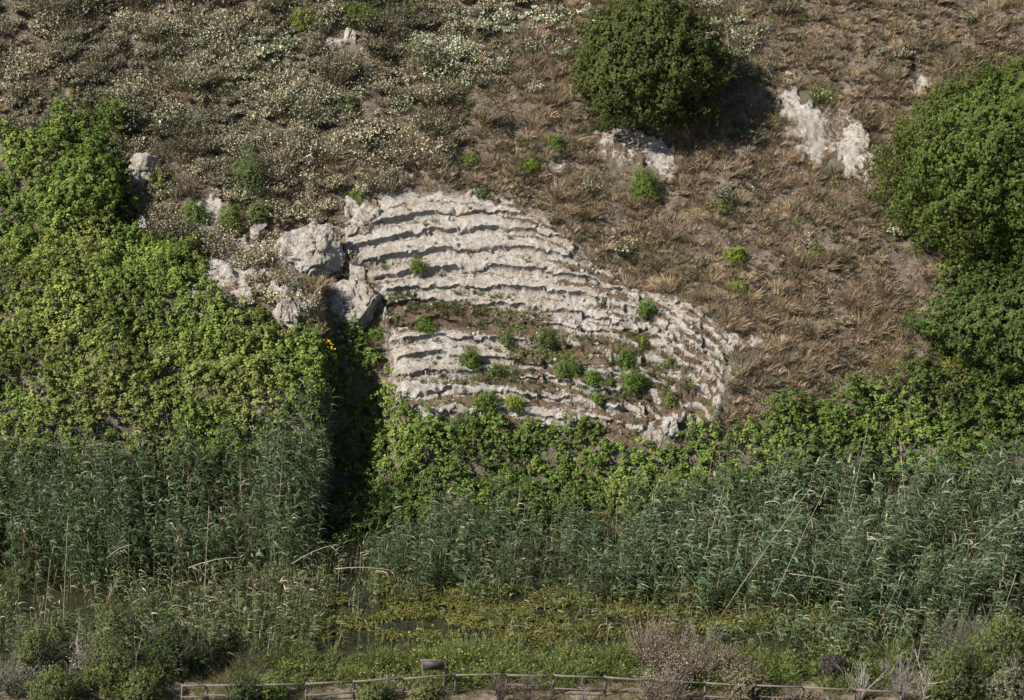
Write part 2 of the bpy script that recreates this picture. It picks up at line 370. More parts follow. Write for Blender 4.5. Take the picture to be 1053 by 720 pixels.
# ---------------------------------------------------------------- plant builders (all vectorised)
def unit(v): return v/np.maximum(np.linalg.norm(v, axis=-1, keepdims=True), 1e-9)
def rnd(n): return unit(rs.normal(size=(n, 3)))
class Acc:
    def __init__(s): s.V = []; s.F = []; s.C = []; s.n = 0
    def add(s, V, F, C):
        s.V.append(V); s.F.append(F+s.n); s.C.append(C); s.n += len(V)
    def leaves(s, c, nrm, size, asp, col):
        n = len(c); u = unit(np.cross(nrm, rnd(n))); w = np.cross(nrm, u)
        sz = np.asarray(size).reshape(-1, 1); a = sz*asp
        V = np.stack([c-u*sz, c+w*a-nrm*sz*.15, c+u*sz, c-w*a-nrm*sz*.15], 1).reshape(-1, 3)
        s.add(V, np.arange(4*n).reshape(-1, 4), np.repeat(col, 4, 0))
    def ribbons(s, b, d, L, wd, droop, seg, col, tipcol=None, taper=.8, w0=1.0):
        n = len(b); L = np.broadcast_to(np.asarray(L, float), (n,))[:, None]; wd = np.broadcast_to(np.asarray(wd, float), (n,))[:, None]
        dr = np.broadcast_to(np.asarray(droop, float), (n,))[:, None]
        side = unit(np.cross(d, rnd(n))); Vs = []; Cs = []
        for i in range(seg+1):
            t = i/seg; p = b+d*L*t; p = p-np.array([[0, 0, 1.]])*dr*L*t*t
            ww = wd*.5*max(.06, (1-t)**taper*(w0+(1-w0)*math.sin(min(1, t*2.5)*math.pi/2)))
            Vs += [p-side*ww, p+side*ww]
            c = col if tipcol is None else col*(1-t)+tipcol*t
            Cs += [c, c]
        V = np.stack(Vs, 1).reshape(-1, 3); C = np.stack(Cs, 1).reshape(-1, 3)
        o = np.arange(n)[:, None, None]*(2*(seg+1)); k = np.arange(seg)[None, :, None]*2
        F = (o+k+np.array([0, 1, 3, 2])[None, None, :]).reshape(-1, 4)
        s.add(V, F, C)
    def tube(s, pts, r0, r1, col, sides=6):
        pts = np.asarray(pts, float); n = len(pts)
        tg = unit(np.gradient(pts, axis=0)); ref = np.array([.31, .2, .93]); a = unit(np.cross(tg, ref)); bb = np.cross(tg, a)
        rr = np.linspace(r0, r1, n)[:, None, None]; an = np.linspace(0, 2*math.pi, sides, endpoint=False)
        V = pts[:, None, :]+rr*(np.cos(an)[None, :, None]*a[:, None, :]+np.sin(an)[None, :, None]*bb[:, None, :])
        i = np.arange(n-1)[:, None]*sides; j = np.arange(sides)[None, :]; j2 = (j+1) % sides
        F = np.stack([i+j, i+j2, i+sides+j2, i+sides+j], -1).reshape(-1, 4)
        V = V.reshape(-1, 3)
        cap = len(V)+np.arange(2); V = np.vstack([V, pts[0], pts[-1]])
        jj = np.arange(0, sides, 2)
        F = np.vstack([F, np.stack([np.full(len(jj), cap[0]), (jj+2) % sides, (jj+1) % sides, jj], -1),
                       np.stack([np.full(len(jj), cap[1]), (n-1)*sides+jj, (n-1)*sides+(jj+1) % sides, (n-1)*sides+(jj+2) % sides], -1)])
        cc = np.asarray(col)[None, :]*rs.uniform(.8, 1.2, (len(V), 1)); s.add(V, F, cc)
    def build(s, name, mat, parent=None, origin=None):
        return build_mesh(name, np.vstack(s.V), np.vstack(s.F), np.vstack(s.C), mat, parent, origin=origin)
def pal(n, *cs, jit=.18):
    cs = np.array(cs); i = rs.randint(0, len(cs), n); j = (i+1) % len(cs); t = rs.rand(n, 1)
    return (cs[i]*(1-t)+cs[j]*t)*rs.uniform(1-jit, 1+jit, (n, 1))
def scatter(dens, fn, xr, yr):
    """dens per square metre (plan); fn(px,py,x,y)->0..1 keep probability"""
    n = int(dens*(xr[1]-xr[0])*(yr[1]-yr[0]))
    x = rs.uniform(*xr, n); y = rs.uniform(*yr, n)
    px, py = proj(x, y, base(x, y))
    k = rs.rand(n) < fn(px, py, x, y); x, y = x[k], y[k]
    return np.c_[x, y, H(x, y)]
def inpoly(P, soft=10, jit=10):
    def f(px, py, x, y):
        return 1-ss(-soft, soft, polydist(px, py, P)+jit*fbm(x*.6, y*.6, seed=5)*2)
    return f
FULLX = (-26, 26)
# ---------------------------------------------------------------- boulders and outcrops
ICO = {}
def ico(sub):
    if sub not in ICO:
        bm = bmesh.new(); bmesh.ops.create_icosphere(bm, subdivisions=sub, radius=1)
        ICO[sub] = (np.array([v.co[:] for v in bm.verts]), np.array([[v.index for v in f.verts] for f in bm.faces])); bm.free()
    return ICO[sub]
def boulder(px, py, wpx, hpx, label, seed, tilt=0, group=None, depth=.8, sub=6, name='boulder'):
    r2 = np.random.RandomState(seed); V0, F0 = ico(sub); V = V0.copy()
    for _ in range(14):
        n = r2.normal(size=3); n /= np.linalg.norm(n); d = r2.uniform(.45, .78)
        k = V@n-d; V = V-np.maximum(k, 0)[:, None]*n*.92
    off = seed*3.1
    V = V*(1.1+.30*fbm(V[:, 0]*1.6+off, V[:, 1]*1.6, V[:, 2]*1.6, 3, 200)[:, None])
    rx, rz = wpx/50*1.12, hpx/50/.93*1.12; ry = depth*min(rx, rz)
    s = np.array([rx, ry, rz]); V = V*s
    N = unit(V/s**2)
    rid = (1-np.abs(fbm(V[:, 0]*2+off, V[:, 1]*2, V[:, 2]*2.6, 4, 210))*3)
    ck = np.abs(fbm(V[:, 0]*1.3+off, V[:, 1]*1.3, V[:, 2]*1.3, 3, 240)); V = V-N*(.16*np.exp(-(ck/.025)**2))[:, None]
    V = V+N*(.09*rid-.04+.13*fbm(V[:, 0]*5, V[:, 1]*5+off, V[:, 2]*5, 4, 220)+.055*fbm(V[:, 0]*13, V[:, 1]*15, V[:, 2]*15, 2, 230))[:, None]*min(1, rx)
    c, s_ = math.cos(tilt), math.sin(tilt)
    V = np.c_[V[:, 0]*c+V[:, 2]*s_, V[:, 1], -V[:, 0]*s_+V[:, 2]*c]
    a = -R(25); V = np.c_[V[:, 0], V[:, 1]*math.cos(a)-V[:, 2]*math.sin(a), V[:, 1]*math.sin(a)+V[:, 2]*math.cos(a)]  # leans with the slope
    P = at(px, py+hpx*.1)
    P = P+np.array([0, .05, ry*.3])
    o = build_mesh(name, V+P, F0, mat=M_seat, smooth=False, origin=P, attrs={'soil': np.clip(.1+.28*N[:, 2], 0, .5)})
    return tag(o, label, 'boulder' if name == 'boulder' else 'rock', group)
boulder(317, 263, 80, 68, 'biggest of the pale pitted boulders, a broad block left of the carved steps', 3, .15)
boulder(358, 322, 68, 46, 'rough pale boulder with shaded underside wedged below the biggest boulder', 8, .3)
boulder(297, 324, 34, 32, 'small rough boulder among green brambles below the biggest boulder', 12)
boulder(267, 240, 22, 20, 'small pale stone at the upper left corner of the biggest boulder', 17, sub=5)
boulder(147, 179, 30, 34, 'smooth white boulder beside the upper right tip of the bramble thicket', 23, .5, sub=5)
boulder(361, 40, 20, 22, 'rounded grey boulder near the top edge, right one of a touching pair', 27, sub=5)
boulder(343, 46, 22, 16, 'low pale boulder near the top edge, left one of a touching pair', 29, sub=5)
boulder(146, 232, 18, 18, 'little white stone at the edge of the brambles below the smooth white boulder', 31, sub=5)
boulder(690, 440, 22, 22, 'block of pale rock at the lower right tip of the carved steps', 35, sub=5)
boulder(583, 440, 20, 12, 'small pale rock poking out of bushes under the carved steps', 37, sub=5)
boulder(428, 442, 34, 16, 'flat pale slab at the lower left foot of the carved steps', 39, -.2, sub=5)
boulder(398, 352, 16, 22, 'rounded knob of rock at left end of the lower carved steps', 41, sub=5)
def outcrop(P, label, seed, amp=.32, name='rock_outcrop'):
    c = np.mean(P, 0); pts = cast([p[0] for p in P], [p[1] for p in P], base)
    x0, x1 = pts[:, 0].min()-.5, pts[:, 0].max()+.5; y0, y1 = pts[:, 1].min()-.6, pts[:, 1].max()+.6
    xs = np.arange(x0, x1, .055); ys = np.arange(y0, y1, .055); X, Y = np.meshgrid(xs, ys); X = X.ravel(); Y = Y.ravel()
    px, py = proj(X, Y, H(X, Y)); d = polydist(px+26*fbm(X*1.6, Y*1.6, seed=seed), py+20*fbm(X*1.8, Y*1.8, seed=seed+1), P)
    ins = 1-ss(-5, 3, d); o = seed*5.3
    led = np.abs(fbm(X*.9+o, Y*1.4, seed=seed+4)); led = ss(0, .22, led)
    wx_ = X*1.6+fbm(X*1.2, Y*1.2, seed=seed+11); wy_ = Y*2.2+fbm(X*1.2, Y*1.2, seed=seed+12)
    blk = hsh(np.floor(wx_), np.floor(wy_), np.zeros(len(X)), seed)-.5+.6*(hsh(np.floor(wx_*2.6), np.floor(wy_*2.2), np.zeros(len(X)), seed+1)-.5)
    h = ins*(.09*blk+.05+amp*.5*(.75+.8*fbm(X*1.2+o, Y*1.2, seed=seed+2))+.07*led+.07*fbm(X*4, Y*4, o=3, seed=seed+3)+.03*fbm(X*11, Y*11, o=2, seed=seed+5))-.16*(1-ins)-.01
    h = np.maximum(h, -.3)
    V = np.c_[X, Y+.05*fbm(X*5, Y*5, seed=seed+8), H(X, Y)+h]
    i = np.arange(len(X)).reshape(len(ys), len(xs)); F = np.stack([i[:-1, :-1], i[:-1, 1:], i[1:, 1:], i[1:, :-1]], -1).reshape(-1, 4)
    F = F[(d[F].min(1) < 9)]; u, inv = np.unique(F.ravel(), return_inverse=True)
    C = V[u].mean(0)
    return tag(build_mesh(name, V[u], inv.reshape(-1, 4), mat=M_seat, smooth=False, origin=C, attrs={'soil': np.clip(.5-.6*h[u]+.5*fbm(X[u]*1.1, Y[u]*1.1, seed=77), .05, .8)}), label, 'rock')
outcrop([(205,290),(215,262),(235,246),(262,252),(268,275),(262,300),(245,325),(215,322),(200,306)], 'pale weathered outcrop with dry grass, between the bramble thicket and biggest boulder', 300, .5)
outcrop([(606,140),(640,132),(668,138),(698,158),(702,176),(692,188),(672,176),(645,172),(622,162)], 'pale rock ledge just below the big round dark tree', 320, .3)
outcrop([(786,74),(812,74),(822,98),(850,112),(880,112),(896,140),(900,176),(884,188),(860,172),(830,165),(812,140),(796,118),(800,96)], 'large broken white outcrop left of the bright green tree', 340, .3)
outcrop([(922,82),(940,76),(962,82),(958,92),(938,90)], 'thin pale rock strip near upper right, above the bright green tree', 360, .2)
outcrop([(188,206),(222,200),(240,208),(236,222),(205,224),(192,216)], 'low pale rock shelf above the bramble thicket beside small green shrubs', 380, .2)
outcrop([(196,232),(212,228),(232,240),(222,250),(200,246)], 'small pale slab between the bramble edge and the outcrop below', 385, .2)
outcrop([(395,172),(425,166),(440,178),(424,192),(402,190)], 'small pale rock patch just above the topmost carved step', 390, .15)
outcrop([(478,200),(500,194),(515,198),(510,208),(486,208)], 'tiny rock ridge at the top centre edge of carved steps', 395, .25)
outcrop([(745,348),(772,340),(790,352),(798,368),(776,372),(752,366)], 'scattered white rock patch off the right end of the carved steps', 400, .15)
outcrop([(355,205),(372,200),(392,215),(388,235),(366,240),(352,225)], 'rough pale shelf between biggest boulder and the top carved steps', 405, .2)
outcrop([(545,160),(560,152),(590,160),(575,172),(556,170)], 'faint pale rock patch under the brown scrub left of the rock ledge', 410, .12)
outcrop([(345,262),(358,258),(378,288),(390,318),(384,330),(366,300),(350,285)], 'narrow broken rock slab in the cleft between biggest boulder and the steps', 412, .35)
outcrop([(275,262),(290,285),(310,302),(325,300),(330,320),(312,330),(292,306),(272,300)], 'jagged rock beneath the biggest boulder, above the small rough one', 417, .4)
outcrop([(262,258),(276,250),(284,275),(272,292),(258,285)], 'rock patch touching the left flank of the biggest boulder', 421, .3)
outcrop([(378,188),(392,180),(398,196),(384,204)], 'small rock nub above the left end of the topmost step', 425, .2)
# loose stones
st = Acc(); V0, F0 = ico(1); F0q = np.c_[F0, F0[:, 2]]
def stone_pts():
    a = scatter(9, lambda px, py, x, y: .10+.9*np.exp(-((px-650)/110)**2-((py-300)/60)**2)*(polydist(px, py, ROCK) < 60)+.5*np.exp(-((px-450)/160)**2-((py-330)/120)**2), (-14, 14), (1, 22)); return a
sp = stone_pts(); n = len(sp); sc = .03+.10*rs.rand(n)**3
SV = (V0[None]*rs.uniform(.6, 1.2, (n, 1, 3))*(1+.25*rs.normal(size=(n, len(V0), 1)))*sc[:, None, None]+sp[:, None, :]).reshape(-1, 3)
SF = (F0[None]+np.arange(n)[:, None, None]*len(V0)).reshape(-1, 3)
tag(build_mesh('loose_stones', SV, SF, mat=M_rock), 'pale loose stones strewn on the dry soil around the carved steps', 'stones', kind='stuff')
# ---------------------------------------------------------------- areas covered by each kind of plant (layout polygons)
BL = [(-80,150),(0,150),(40,148),(60,130),(105,122),(130,140),(135,180),(150,240),(205,262),(212,318),(250,345),(290,352),(338,362),(342,505),(-80,505)]
BC = [(335,330),(372,345),(388,372),(398,412),(420,436),(450,446),(475,462),(492,436),(512,428),(524,452),(548,440),(566,452),(590,436),(606,430),(622,446),(640,462),(668,470),(700,462),(712,440),(740,436),(765,530),(640,536),(600,540),(500,540),(455,520),(415,500),(375,470),(345,420)]
BR = [(735,458),(765,440),(800,418),(860,410),(925,402),(962,360),(972,330),(965,290),(985,262),(1130,230),(1130,520),(900,510),(740,525)]
def anyof(*f): return lambda px, py, x, y: np.max([g(px, py, x, y) for g in f], axis=0)
fBL, fBC, fBR = inpoly(BL, 6), inpoly(BC, 6), inpoly(BR, 8)
ROCKS = [(317,260,33),(359,322,25),(297,322,13),(235,288,26),(147,180,18),(640,152,30),(674,162,28),(860,145,32),(818,105,24),(940,84,13),(352,46,22),(212,212,22),(146,232,9)]
def clear(px, py):
    k = np.ones(np.shape(px))
    for a, b, r in ROCKS: k *= ss(r*.8, r*1.15, np.hypot(px-a, (py-b)*1.1))
    return k
G1, G2, G3, G4 = (.118, .168, .032), (.155, .208, .042), (.080, .12, .026), (.19, .23, .054)
def brambles(acc, P, hb, cols, cl=20, ls=.062, lvl=3):
    hn = .5+.5*fbm(P[:, 0]*.45, P[:, 1]*.45, seed=77)*1.6+1.1*fbm(P[:, 0]*1.5, P[:, 1]*1.5, seed=79)
    h = hb*np.clip(.3+1.0*hn, .12, 2.0)*rs.uniform(.7, 1.25, len(P))+rs.uniform(-.05, .12, len(P))
    tone = (1+.8*fbm(P[:, 0]*.6, P[:, 1]*.6, seed=81))[:, None]*(1+np.clip(fbm(P[:, 0]*.4, P[:, 1]*.4, seed=83)*1.2, -.1, .5)[:, None]*np.array([[.35, 0, .5]]))
    pc = pal(len(P), *cols, jit=.22)*tone
    for l in range(lvl):
        f = 1-l*.30; m = rs.rand(len(P)) < (1 if l == 0 else .8)
        c = P[m]+np.c_[rs.normal(0, .06+.07*l, m.sum()), rs.normal(0, .06+.07*l, m.sum()), h[m]*f]
        k = cl if l < 2 else cl//2
        cc = np.repeat(c, k, 0); d = rnd(len(cc)); d[:, 2] = d[:, 2]*.8+.15
        cc = cc+d*rs.uniform(.04, .17, (len(cc), 1))
        nn = unit(d*.8+np.array([-.15, -.1, .7])+rnd(len(cc))*.55)
        acc.leaves(cc, nn, ls*rs.uniform(.6, 1.25, len(cc)), .62, np.repeat(pc[m], k, 0)*rs.uniform(.75, 1.25, (len(cc), 1)))
    s = P[rs.rand(len(P)) < .05]; s = s+np.c_[np.zeros((len(s), 2)), np.full(len(s), hb*.5)]
    acc.ribbons(s, unit(rnd(len(s))*.8+np.array([.1, 0, .8])), hb*rs.uniform(.6, 1.5, len(s)), .022, .5, 4, pal(len(s), (.28, .23, .17), (.2, .16, .11)))
    s = P[rs.rand(len(P)) < .6]
    acc.ribbons(s, unit(rnd(len(s))*.4+np.array([0, 0, 1])), hb*.8, .02, .1, 2, pal(len(s), (.12, .09, .05), (.1, .11, .05)))
a = Acc(); P = scatter(26, lambda px, py, x, y: fBL(px, py, x, y)*clear(px, py)*(.7+.3*ss(-.3, 0, fbm(x*.7, y*.7, seed=155))), (-22, -5), (0, 17)); P = P[P[:, 0] < -7.15+.9*fbm(P[:, 1]*.9, P[:, 2]*.7, seed=7)]
brambles(a, P, .85, [G1, G2, G3, G4, G2])
P = scatter(16, lambda px, py, x, y: .75*clear(px, py)*inpoly([(210,320),(250,300),(262,285),(275,300),(285,318),(318,318),(340,330),(350,350),(350,420),(200,400)], 4, 4)(px, py, x, y)+.8*clear(px, py)*inpoly([(150,185),(175,190),(178,215),(150,212)], 4, 3)(px, py, x, y), (-16, -6), (3, 16))
brambles(a, P, .5, [G1, G3, G2])
tag(a.build('bramble_thicket', M_leaf), 'bright green bramble thicket covering the left bank above the reeds', 'brambles', kind='stuff')
a = Acc(); P = scatter(22, lambda px, py, x, y: fBC(px, py, x, y), (-8, 10), (-4, 9))
brambles(a, P, .75, [G1, G2, G3, G1, (.12, .175, .035)])
P = scatter(22, inpoly([(340,400),(375,460),(415,490),(460,505),(440,548),(345,565)], 6, 5), (-8, 0), (-6, 6))
brambles(a, P, .4, [G3, G1, (.07, .095, .03)])  # darker leaf mix paints in the shade of the hollow
tag(a.build('low_bushes', M_leaf), 'green bushes at the foot of the carved steps', 'bushes', kind='stuff')
a = Acc(); P = scatter(24, lambda px, py, x, y: fBR(px, py, x, y), (7, 25), (-4, 16))
brambles(a, P, .9, [G1, G2, (.06, .11, .025), G3, (.12, .17, .03)])
tag(a.build('dense_undergrowth', M_leaf), 'green undergrowth between the right hand reeds and the dry slope', 'undergrowth', kind='stuff')
# ---------------------------------------------------------------- dry scrub and grass of the upper slope
def clumps(acc, P, ns, rad, hgt, cols, leafcol=None, nl=0, lsz=.03, w=.014, droop=.25, seg=2, lean=(0, 0, 0), dome=1.0):
    n = len(P); sc = rs.uniform(.6, 1.3, n)*np.clip(1+1.3*fbm(P[:, 0]*.9, P[:, 1]*.9, o=3, seed=140), .45, 1.7)
    pc = pal(n, *cols, jit=.2); lt = rs.uniform(.45, 1.25, n)*np.clip(1+.9*fbm(P[:, 0]*.5, P[:, 1]*.5, seed=144), .5, 1.5)
    b = np.repeat(P, ns, 0); k = len(b); scb = np.repeat(sc, ns)
    ang = rs.uniform(0, 2*math.pi, k); q = np.sqrt(rs.rand(k))
    la = rs.uniform(0, 2*math.pi, n); ll = rs.uniform(0, .5, n); lc = np.c_[np.cos(la)*ll, np.sin(la)*ll, np.zeros(n)]
    d = unit(np.c_[np.cos(ang)*q*rad/hgt*dome, np.sin(ang)*q*rad/hgt*dome, np.ones(k)]+np.array(lean)*.35+np.repeat(lc, ns, 0)+rs.normal(0, .12, (k, 3)))
    b = b+np.c_[np.cos(ang)*q, np.sin(ang)*q, np.zeros(k)]*rad*.35*scb[:, None]
    L = hgt*scb*rs.uniform(.6, 1.1, k)
    cc = np.repeat(pc, ns, 0)*rs.uniform(.7, 1.3, (k, 1))
    acc.ribbons(b, d, L, w*rs.uniform(.6, 1.5, k), droop, seg, cc)
    if nl:
        i = rs.randint(0, k, n*nl); t = rs.uniform(.55, 1.0, len(i))[:, None]
        c = b[i]+d[i]*L[i][:, None]*t-np.array([[0, 0, 1.]])*droop*L[i][:, None]*t*t+rs.normal(0, .02, (len(i), 3))
        acc.leaves(c, unit(rnd(len(i))*.8+np.array([-.1, -.1, .6])), lsz*rs.uniform(.5, 1.4, len(i)), .7, pal(len(i), *leafcol, jit=.25)*lt[i//ns][:, None])
def nrock(px, py): return ss(-4, 10, polydist(px, py, ROCK))
green = lambda px, py, x, y: np.maximum(np.maximum(fBL(px, py, x, y), fBC(px, py, x, y)), fBR(px, py, x, y))
def up(px, py, x, y): return (1-green(px, py, x, y))*nrock(px, py)*clear(px, py)*(py < 470)*(y > .5)
gap = lambda x, y: ss(-.2, .1, fbm(x*.55, y*.55, seed=33))
tlm = lambda px, py: 1-ss(330, 620, px+ .8*(py-60))       # grey-olive scrub fades to the right
A1 = (.25, .195, .15); A2 = (.18, .145, .10); A3 = (.30, .24, .18); A4 = (.12, .115, .06)
D1 = (.30, .222, .14); D2 = (.22, .165, .115); D3 = (.39, .30, .19); D4 = (.14, .11, .078)
a = Acc()
P = scatter(13, lambda px, py, x, y: up(px, py, x, y)*tlm(px, py)*(.2+.8*gap(x, y)), FULLX, (6, 27))
clumps(a, P, 34, .38, .58, [A1, A2, A3, A4], [(.36, .33, .25), (.29, .29, .19), (.34, .28, .20), (.17, .17, .09), (.24, .20, .13)], 44, .042, w=.026)
P = scatter(2.6, lambda px, py, x, y: up(px, py, x, y)*np.clip(tlm(px, py)+.03, 0, 1), FULLX, (6, 27))
clumps(a, P, 150, .55, 1.0, [A1, A4, A2, (.10, .11, .055), (.08, .075, .05)], [(.35, .32, .24), (.28, .29, .19), (.33, .28, .20), (.16, .17, .08), (.24, .19, .13)], 230, .042, w=.024)  # darkest stem tones put in for the shaded gaps between shrubs
tag(a.build('dry_scrub', M_dry), 'greyish brown half dry scrub on the upper left slope', 'scrub', kind='stuff')
a = Acc()
def fl(px, py, x, y):
    z = np.exp(-((px-450)/55)**2-((py-60)/45)**2)+np.exp(-((px-560)/50)**2-((py-20)/28)**2)+.8*np.exp(-((px-280)/75)**2-((py-70)/55)**2)+.8*np.exp(-((px-740)/30)**2-((py-30)/35)**2)+.35*np.exp(-((px-180)/90)**2-((py-110)/60)**2)+.5*np.exp(-((px-480)/90)**2-((py-15)/18)**2)
    return np.clip(z*1.1, 0, 1)*up(px, py, x, y)*(.3+.7*gap(x*1.6, y*1.6))
P = scatter(9, fl, FULLX, (6, 27))
clumps(a, P, 30, .36, .7, [(.14, .16, .07), (.17, .18, .09)], [(.55, .55, .46), (.22, .26, .12), (.42, .44, .32)], 70, .042, w=.022)
tag(a.build('flowering_scrub', M_leaf), 'pale flowered scrub near the top of the slope left of the round tree', 'scrub', kind='stuff')
a = Acc()
drym = lambda px, py, x, y: up(px, py, x, y)*(1-tlm(px, py)*.75)
P = scatter(38, lambda px, py, x, y: drym(px, py, x, y)*(.2+.8*gap(x, y))*(.35+.65*ss(-30, 60, polydist(px, py, ROCK))), FULLX, (1, 27))
P1 = P[rs.rand(len(P)) < .8]; tone = 1
clumps(a, P1, 36, .32, .52, [D1, D2, D3, D4, A2, D3], w=.024, droop=.35, seg=3, lean=(.25, -.15, 0))
P2 = scatter(9, lambda px, py, x, y: drym(px, py, x, y)*ss(0, .3, fbm(x*.8, y*.8, seed=44)), FULLX, (2, 27))
clumps(a, P2, 34, .34, .5, [(.10, .09, .05), (.14, .13, .07), (.11, .12, .05), (.17, .15, .10)], [(.12, .11, .05), (.2, .16, .1)], 30, .035, w=.024)
# short grass on all bare soil
P = scatter(62, lambda px, py, x, y: up(px, py, x, y)*.85, (-23, 23), (1, 26))
clumps(a, P, 9, .16, .24, [D2, D1, D3, D4, A1], w=.024, droop=.3, seg=2)
P = scatter(.7, lambda px, py, x, y: drym(px, py, x, y), FULLX, (2, 27))
clumps(a, P, 170, .5, .85, [D1, D2, (.20, .175, .125), (.13, .125, .07), D3], w=.02, droop=.45, seg=3)
P = scatter(1.2, lambda px, py, x, y: up(px, py, x, y)*ss(-.1, .3, fbm(x*.5, y*.5, seed=48)), FULLX, (2, 27))
clumps(a, P, 40, .2, .36, [(.10, .14, .04), (.13, .15, .05)], [(.12, .16, .045), (.16, .18, .07)], 34, .03, w=.018)
tag(a.build('dry_grass', M_dry), 'brown and straw coloured dry grass on the slope right of the carved steps', 'grass', kind='stuff')
# weeds and straw on the steps
a = Acc()
def wb(px, py, x, y):
    g = lambda cx, cy, rx, ry: np.exp(-((px-cx)/rx)**2-((py-cy)/ry)**2)
    return np.clip(1.3*(g(405, 320, 28, 11)+g(470, 326, 50, 10)+g(530, 338, 35, 9)+.6*g(590, 360, 40, 9)+.7*g(548, 372, 25, 12)+.6*g(470, 400, 30, 8)+.7*g(515, 395, 25, 9)+.6*g(655, 372, 35, 12)+.5*g(690, 395, 30, 10)+.6*g(640, 412, 40, 7)+.5*g(460, 440, 40, 9)), 0, 1)
P = scatter(26, wb, (-9, 11), (0, 15))
clumps(a, P, 22, .18, .30, [(.10, .12, .04), (.17, .14, .08), (.08, .10, .03), D2], [(.10, .14, .04), (.15, .17, .06), (.2, .17, .10)], 22, .03, w=.016)
def sw(px, py, x, y):
    d = polydist(px, py, ROCK); k = rowidx(x, y); t = (k[3]-k[1])/np.maximum(k[2]-k[1], .05)
    z = sum(A_*np.exp(-((px-cx)/rx)**2-((py-cy)/ry)**2) for cx, cy, rx, ry, A_ in [(470,322,70,13,1.),(400,315,22,20,.8),(570,352,55,12,.8),(540,400,70,12,.6),(560,225,30,10,.5),(470,435,50,14,.8),(650,350,35,14,.4),(700,380,50,30,.5),(650,400,50,14,.6),(500,450,100,8,.8),(360,225,20,20,.5)])
    return np.clip(z+.07, 0, 1)*(d < 6)*(t > .3)
P = scatter(30, sw, (-9, 11), (0, 15))
clumps(a, P, 12, .14, .16, [D2, (.12, .12, .05), D4, D1], [(.10, .14, .035), (.16, .13, .07)], 8, .025, w=.012)
P = P[rs.rand(len(P)) < .24]
clumps(a, P, 26, .2, .24, [(.06, .10, .03), (.10, .11, .05)], [(.07, .12, .03), (.10, .14, .04), (.16, .15, .08)], 30, .03)
tag(a.build('weeds_on_steps', M_dry), 'thin dry weeds growing along the ledges of the carved steps', 'weeds', kind='stuff')
# ---------------------------------------------------------------- reeds
rgap = lambda P: P[rs.rand(len(P)) < .22+.78*ss(-.22, .08, fbm(P[:, 0]*.8, P[:, 1]*.8, seed=150))]
def reeds(acc, P, hgt, lean, cols, dead=.12, leafL=.6, nleaf=15, lw=.05, hramp=None):
    P = rgap(P); n = len(P); hx = 1 if hramp is None else (.55+.45*ss(hramp[0], hramp[1], P[:, 0])); h = hx*hgt*rs.uniform(.55, 1.15, n)*(1+.35*fbm(P[:, 0]*.5, P[:, 1]*.5, seed=15))
    d = unit(np.array([0, 0, 1.])+np.array(lean)*rs.uniform(.2, 1.6, (n, 1))+rs.normal(0, .09, (n, 3))*[1, 1, 0])
    isd = rs.rand(n) < dead
    pc = pal(n, *cols, jit=.2)*np.array([[.82, .86, .95]]); pc[isd] = pal(isd.sum(), (.30, .25, .17), (.22, .19, .13), (.36, .31, .22))
    acc.ribbons(P, d, h, .028, .04, 3, pc*np.where(isd, 1, .8)[:, None], taper=.3)
    i = np.repeat(np.arange(n), nleaf); k = len(i); t = np.clip(rs.uniform(.28, 1.02, k), 0, 1)
    keep = rs.rand(k) < np.where(isd[i], .3, 1); i, t = i[keep], t[keep]; k = len(i)
    b = P[i]+d[i]*(h[i]*t)[:, None]
    ang = rs.uniform(0, 2*math.pi, k); ld = unit(np.c_[np.cos(ang)+.55+lean[0], np.sin(ang)*.9-.1, rs.uniform(.5, 1.5, k)])
    L = leafL*rs.uniform(.6, 1.25, k)*(1.15-.4*t)
    cc = pc[i]*rs.uniform(.5, 1.6, (k, 1))
    acc.ribbons(b, ld, L, lw*rs.uniform(.7, 1.2, k), rs.uniform(.35, .95, k), 3, cc, taper=.7)
RG = [(.078, .118, .042), (.10, .145, .06), (.05, .078, .03), (.14, .175, .085), (.09, .11, .045)]
RL = [(-80,502),(345,502),(343,600),(300,612),(200,606),(100,612),(-80,606)]
a = Acc(); P = scatter(22, inpoly(RL, 6, 8), (-24, -7.4), (-12, 2)); P = P[P[:, 0] < -7.2+1.1*fbm(P[:, 1]*.8, P[:, 1]*0, seed=17)]
reeds(a, P, 3.3, (.02, 0, 0), RG)
P = scatter(22, inpoly([(275,505),(345,505),(343,575),(275,590)], 6, 4), (-12, -7.4), (-8, 2)); P = P[P[:, 0] < -7.45]
reeds(a, P, 5.0, (.0, 0, 0), RG, nleaf=22)  # taller stand added along the edge to cast shade into the hollow
P = scatter(11, inpoly([(-80,600),(345,592),(400,600),(380,645),(200,680),(-80,680)], 6, 5), (-24, -3), (-14, -3))
reeds(a, P, 1.7, (.1, 0, 0), [(.14, .165, .06), (.19, .19, .09), (.10, .125, .045)], dead=.32, leafL=.5, nleaf=12, lw=.04)
P = scatter(11, inpoly([(-40,630),(330,630),(320,685),(180,690),(30,680)], 6, 5), (-24, -3), (-18, -7))
reeds(a, P, 1.3, (.1, 0, 0), [(.10, .13, .045), (.14, .165, .06)], dead=.1, leafL=.5, nleaf=12, lw=.04)
tag(a.build('reed_bed', M_reed), 'tall dark green reeds standing in front of the left bank', 'reeds', kind='stuff')
a = Acc()
P = scatter(18, lambda px, py, x, y: inpoly([(590,560),(600,535),(700,530),(760,520),(1130,500),(1130,650),(960,650),(890,655),(830,640),(760,640),(680,640),(610,605)], 8, 8)(px, py, x, y)*(1-.9*np.exp(-((px-800)/55)**2-((py-640)/16)**2)), (2, 25), (-14, 3))
P = P[rs.rand(len(P)) < ss(2.5, 8.5, P[:, 0]+1.6*fbm(P[:, 0]*.5, P[:, 1]*.5, seed=190))]
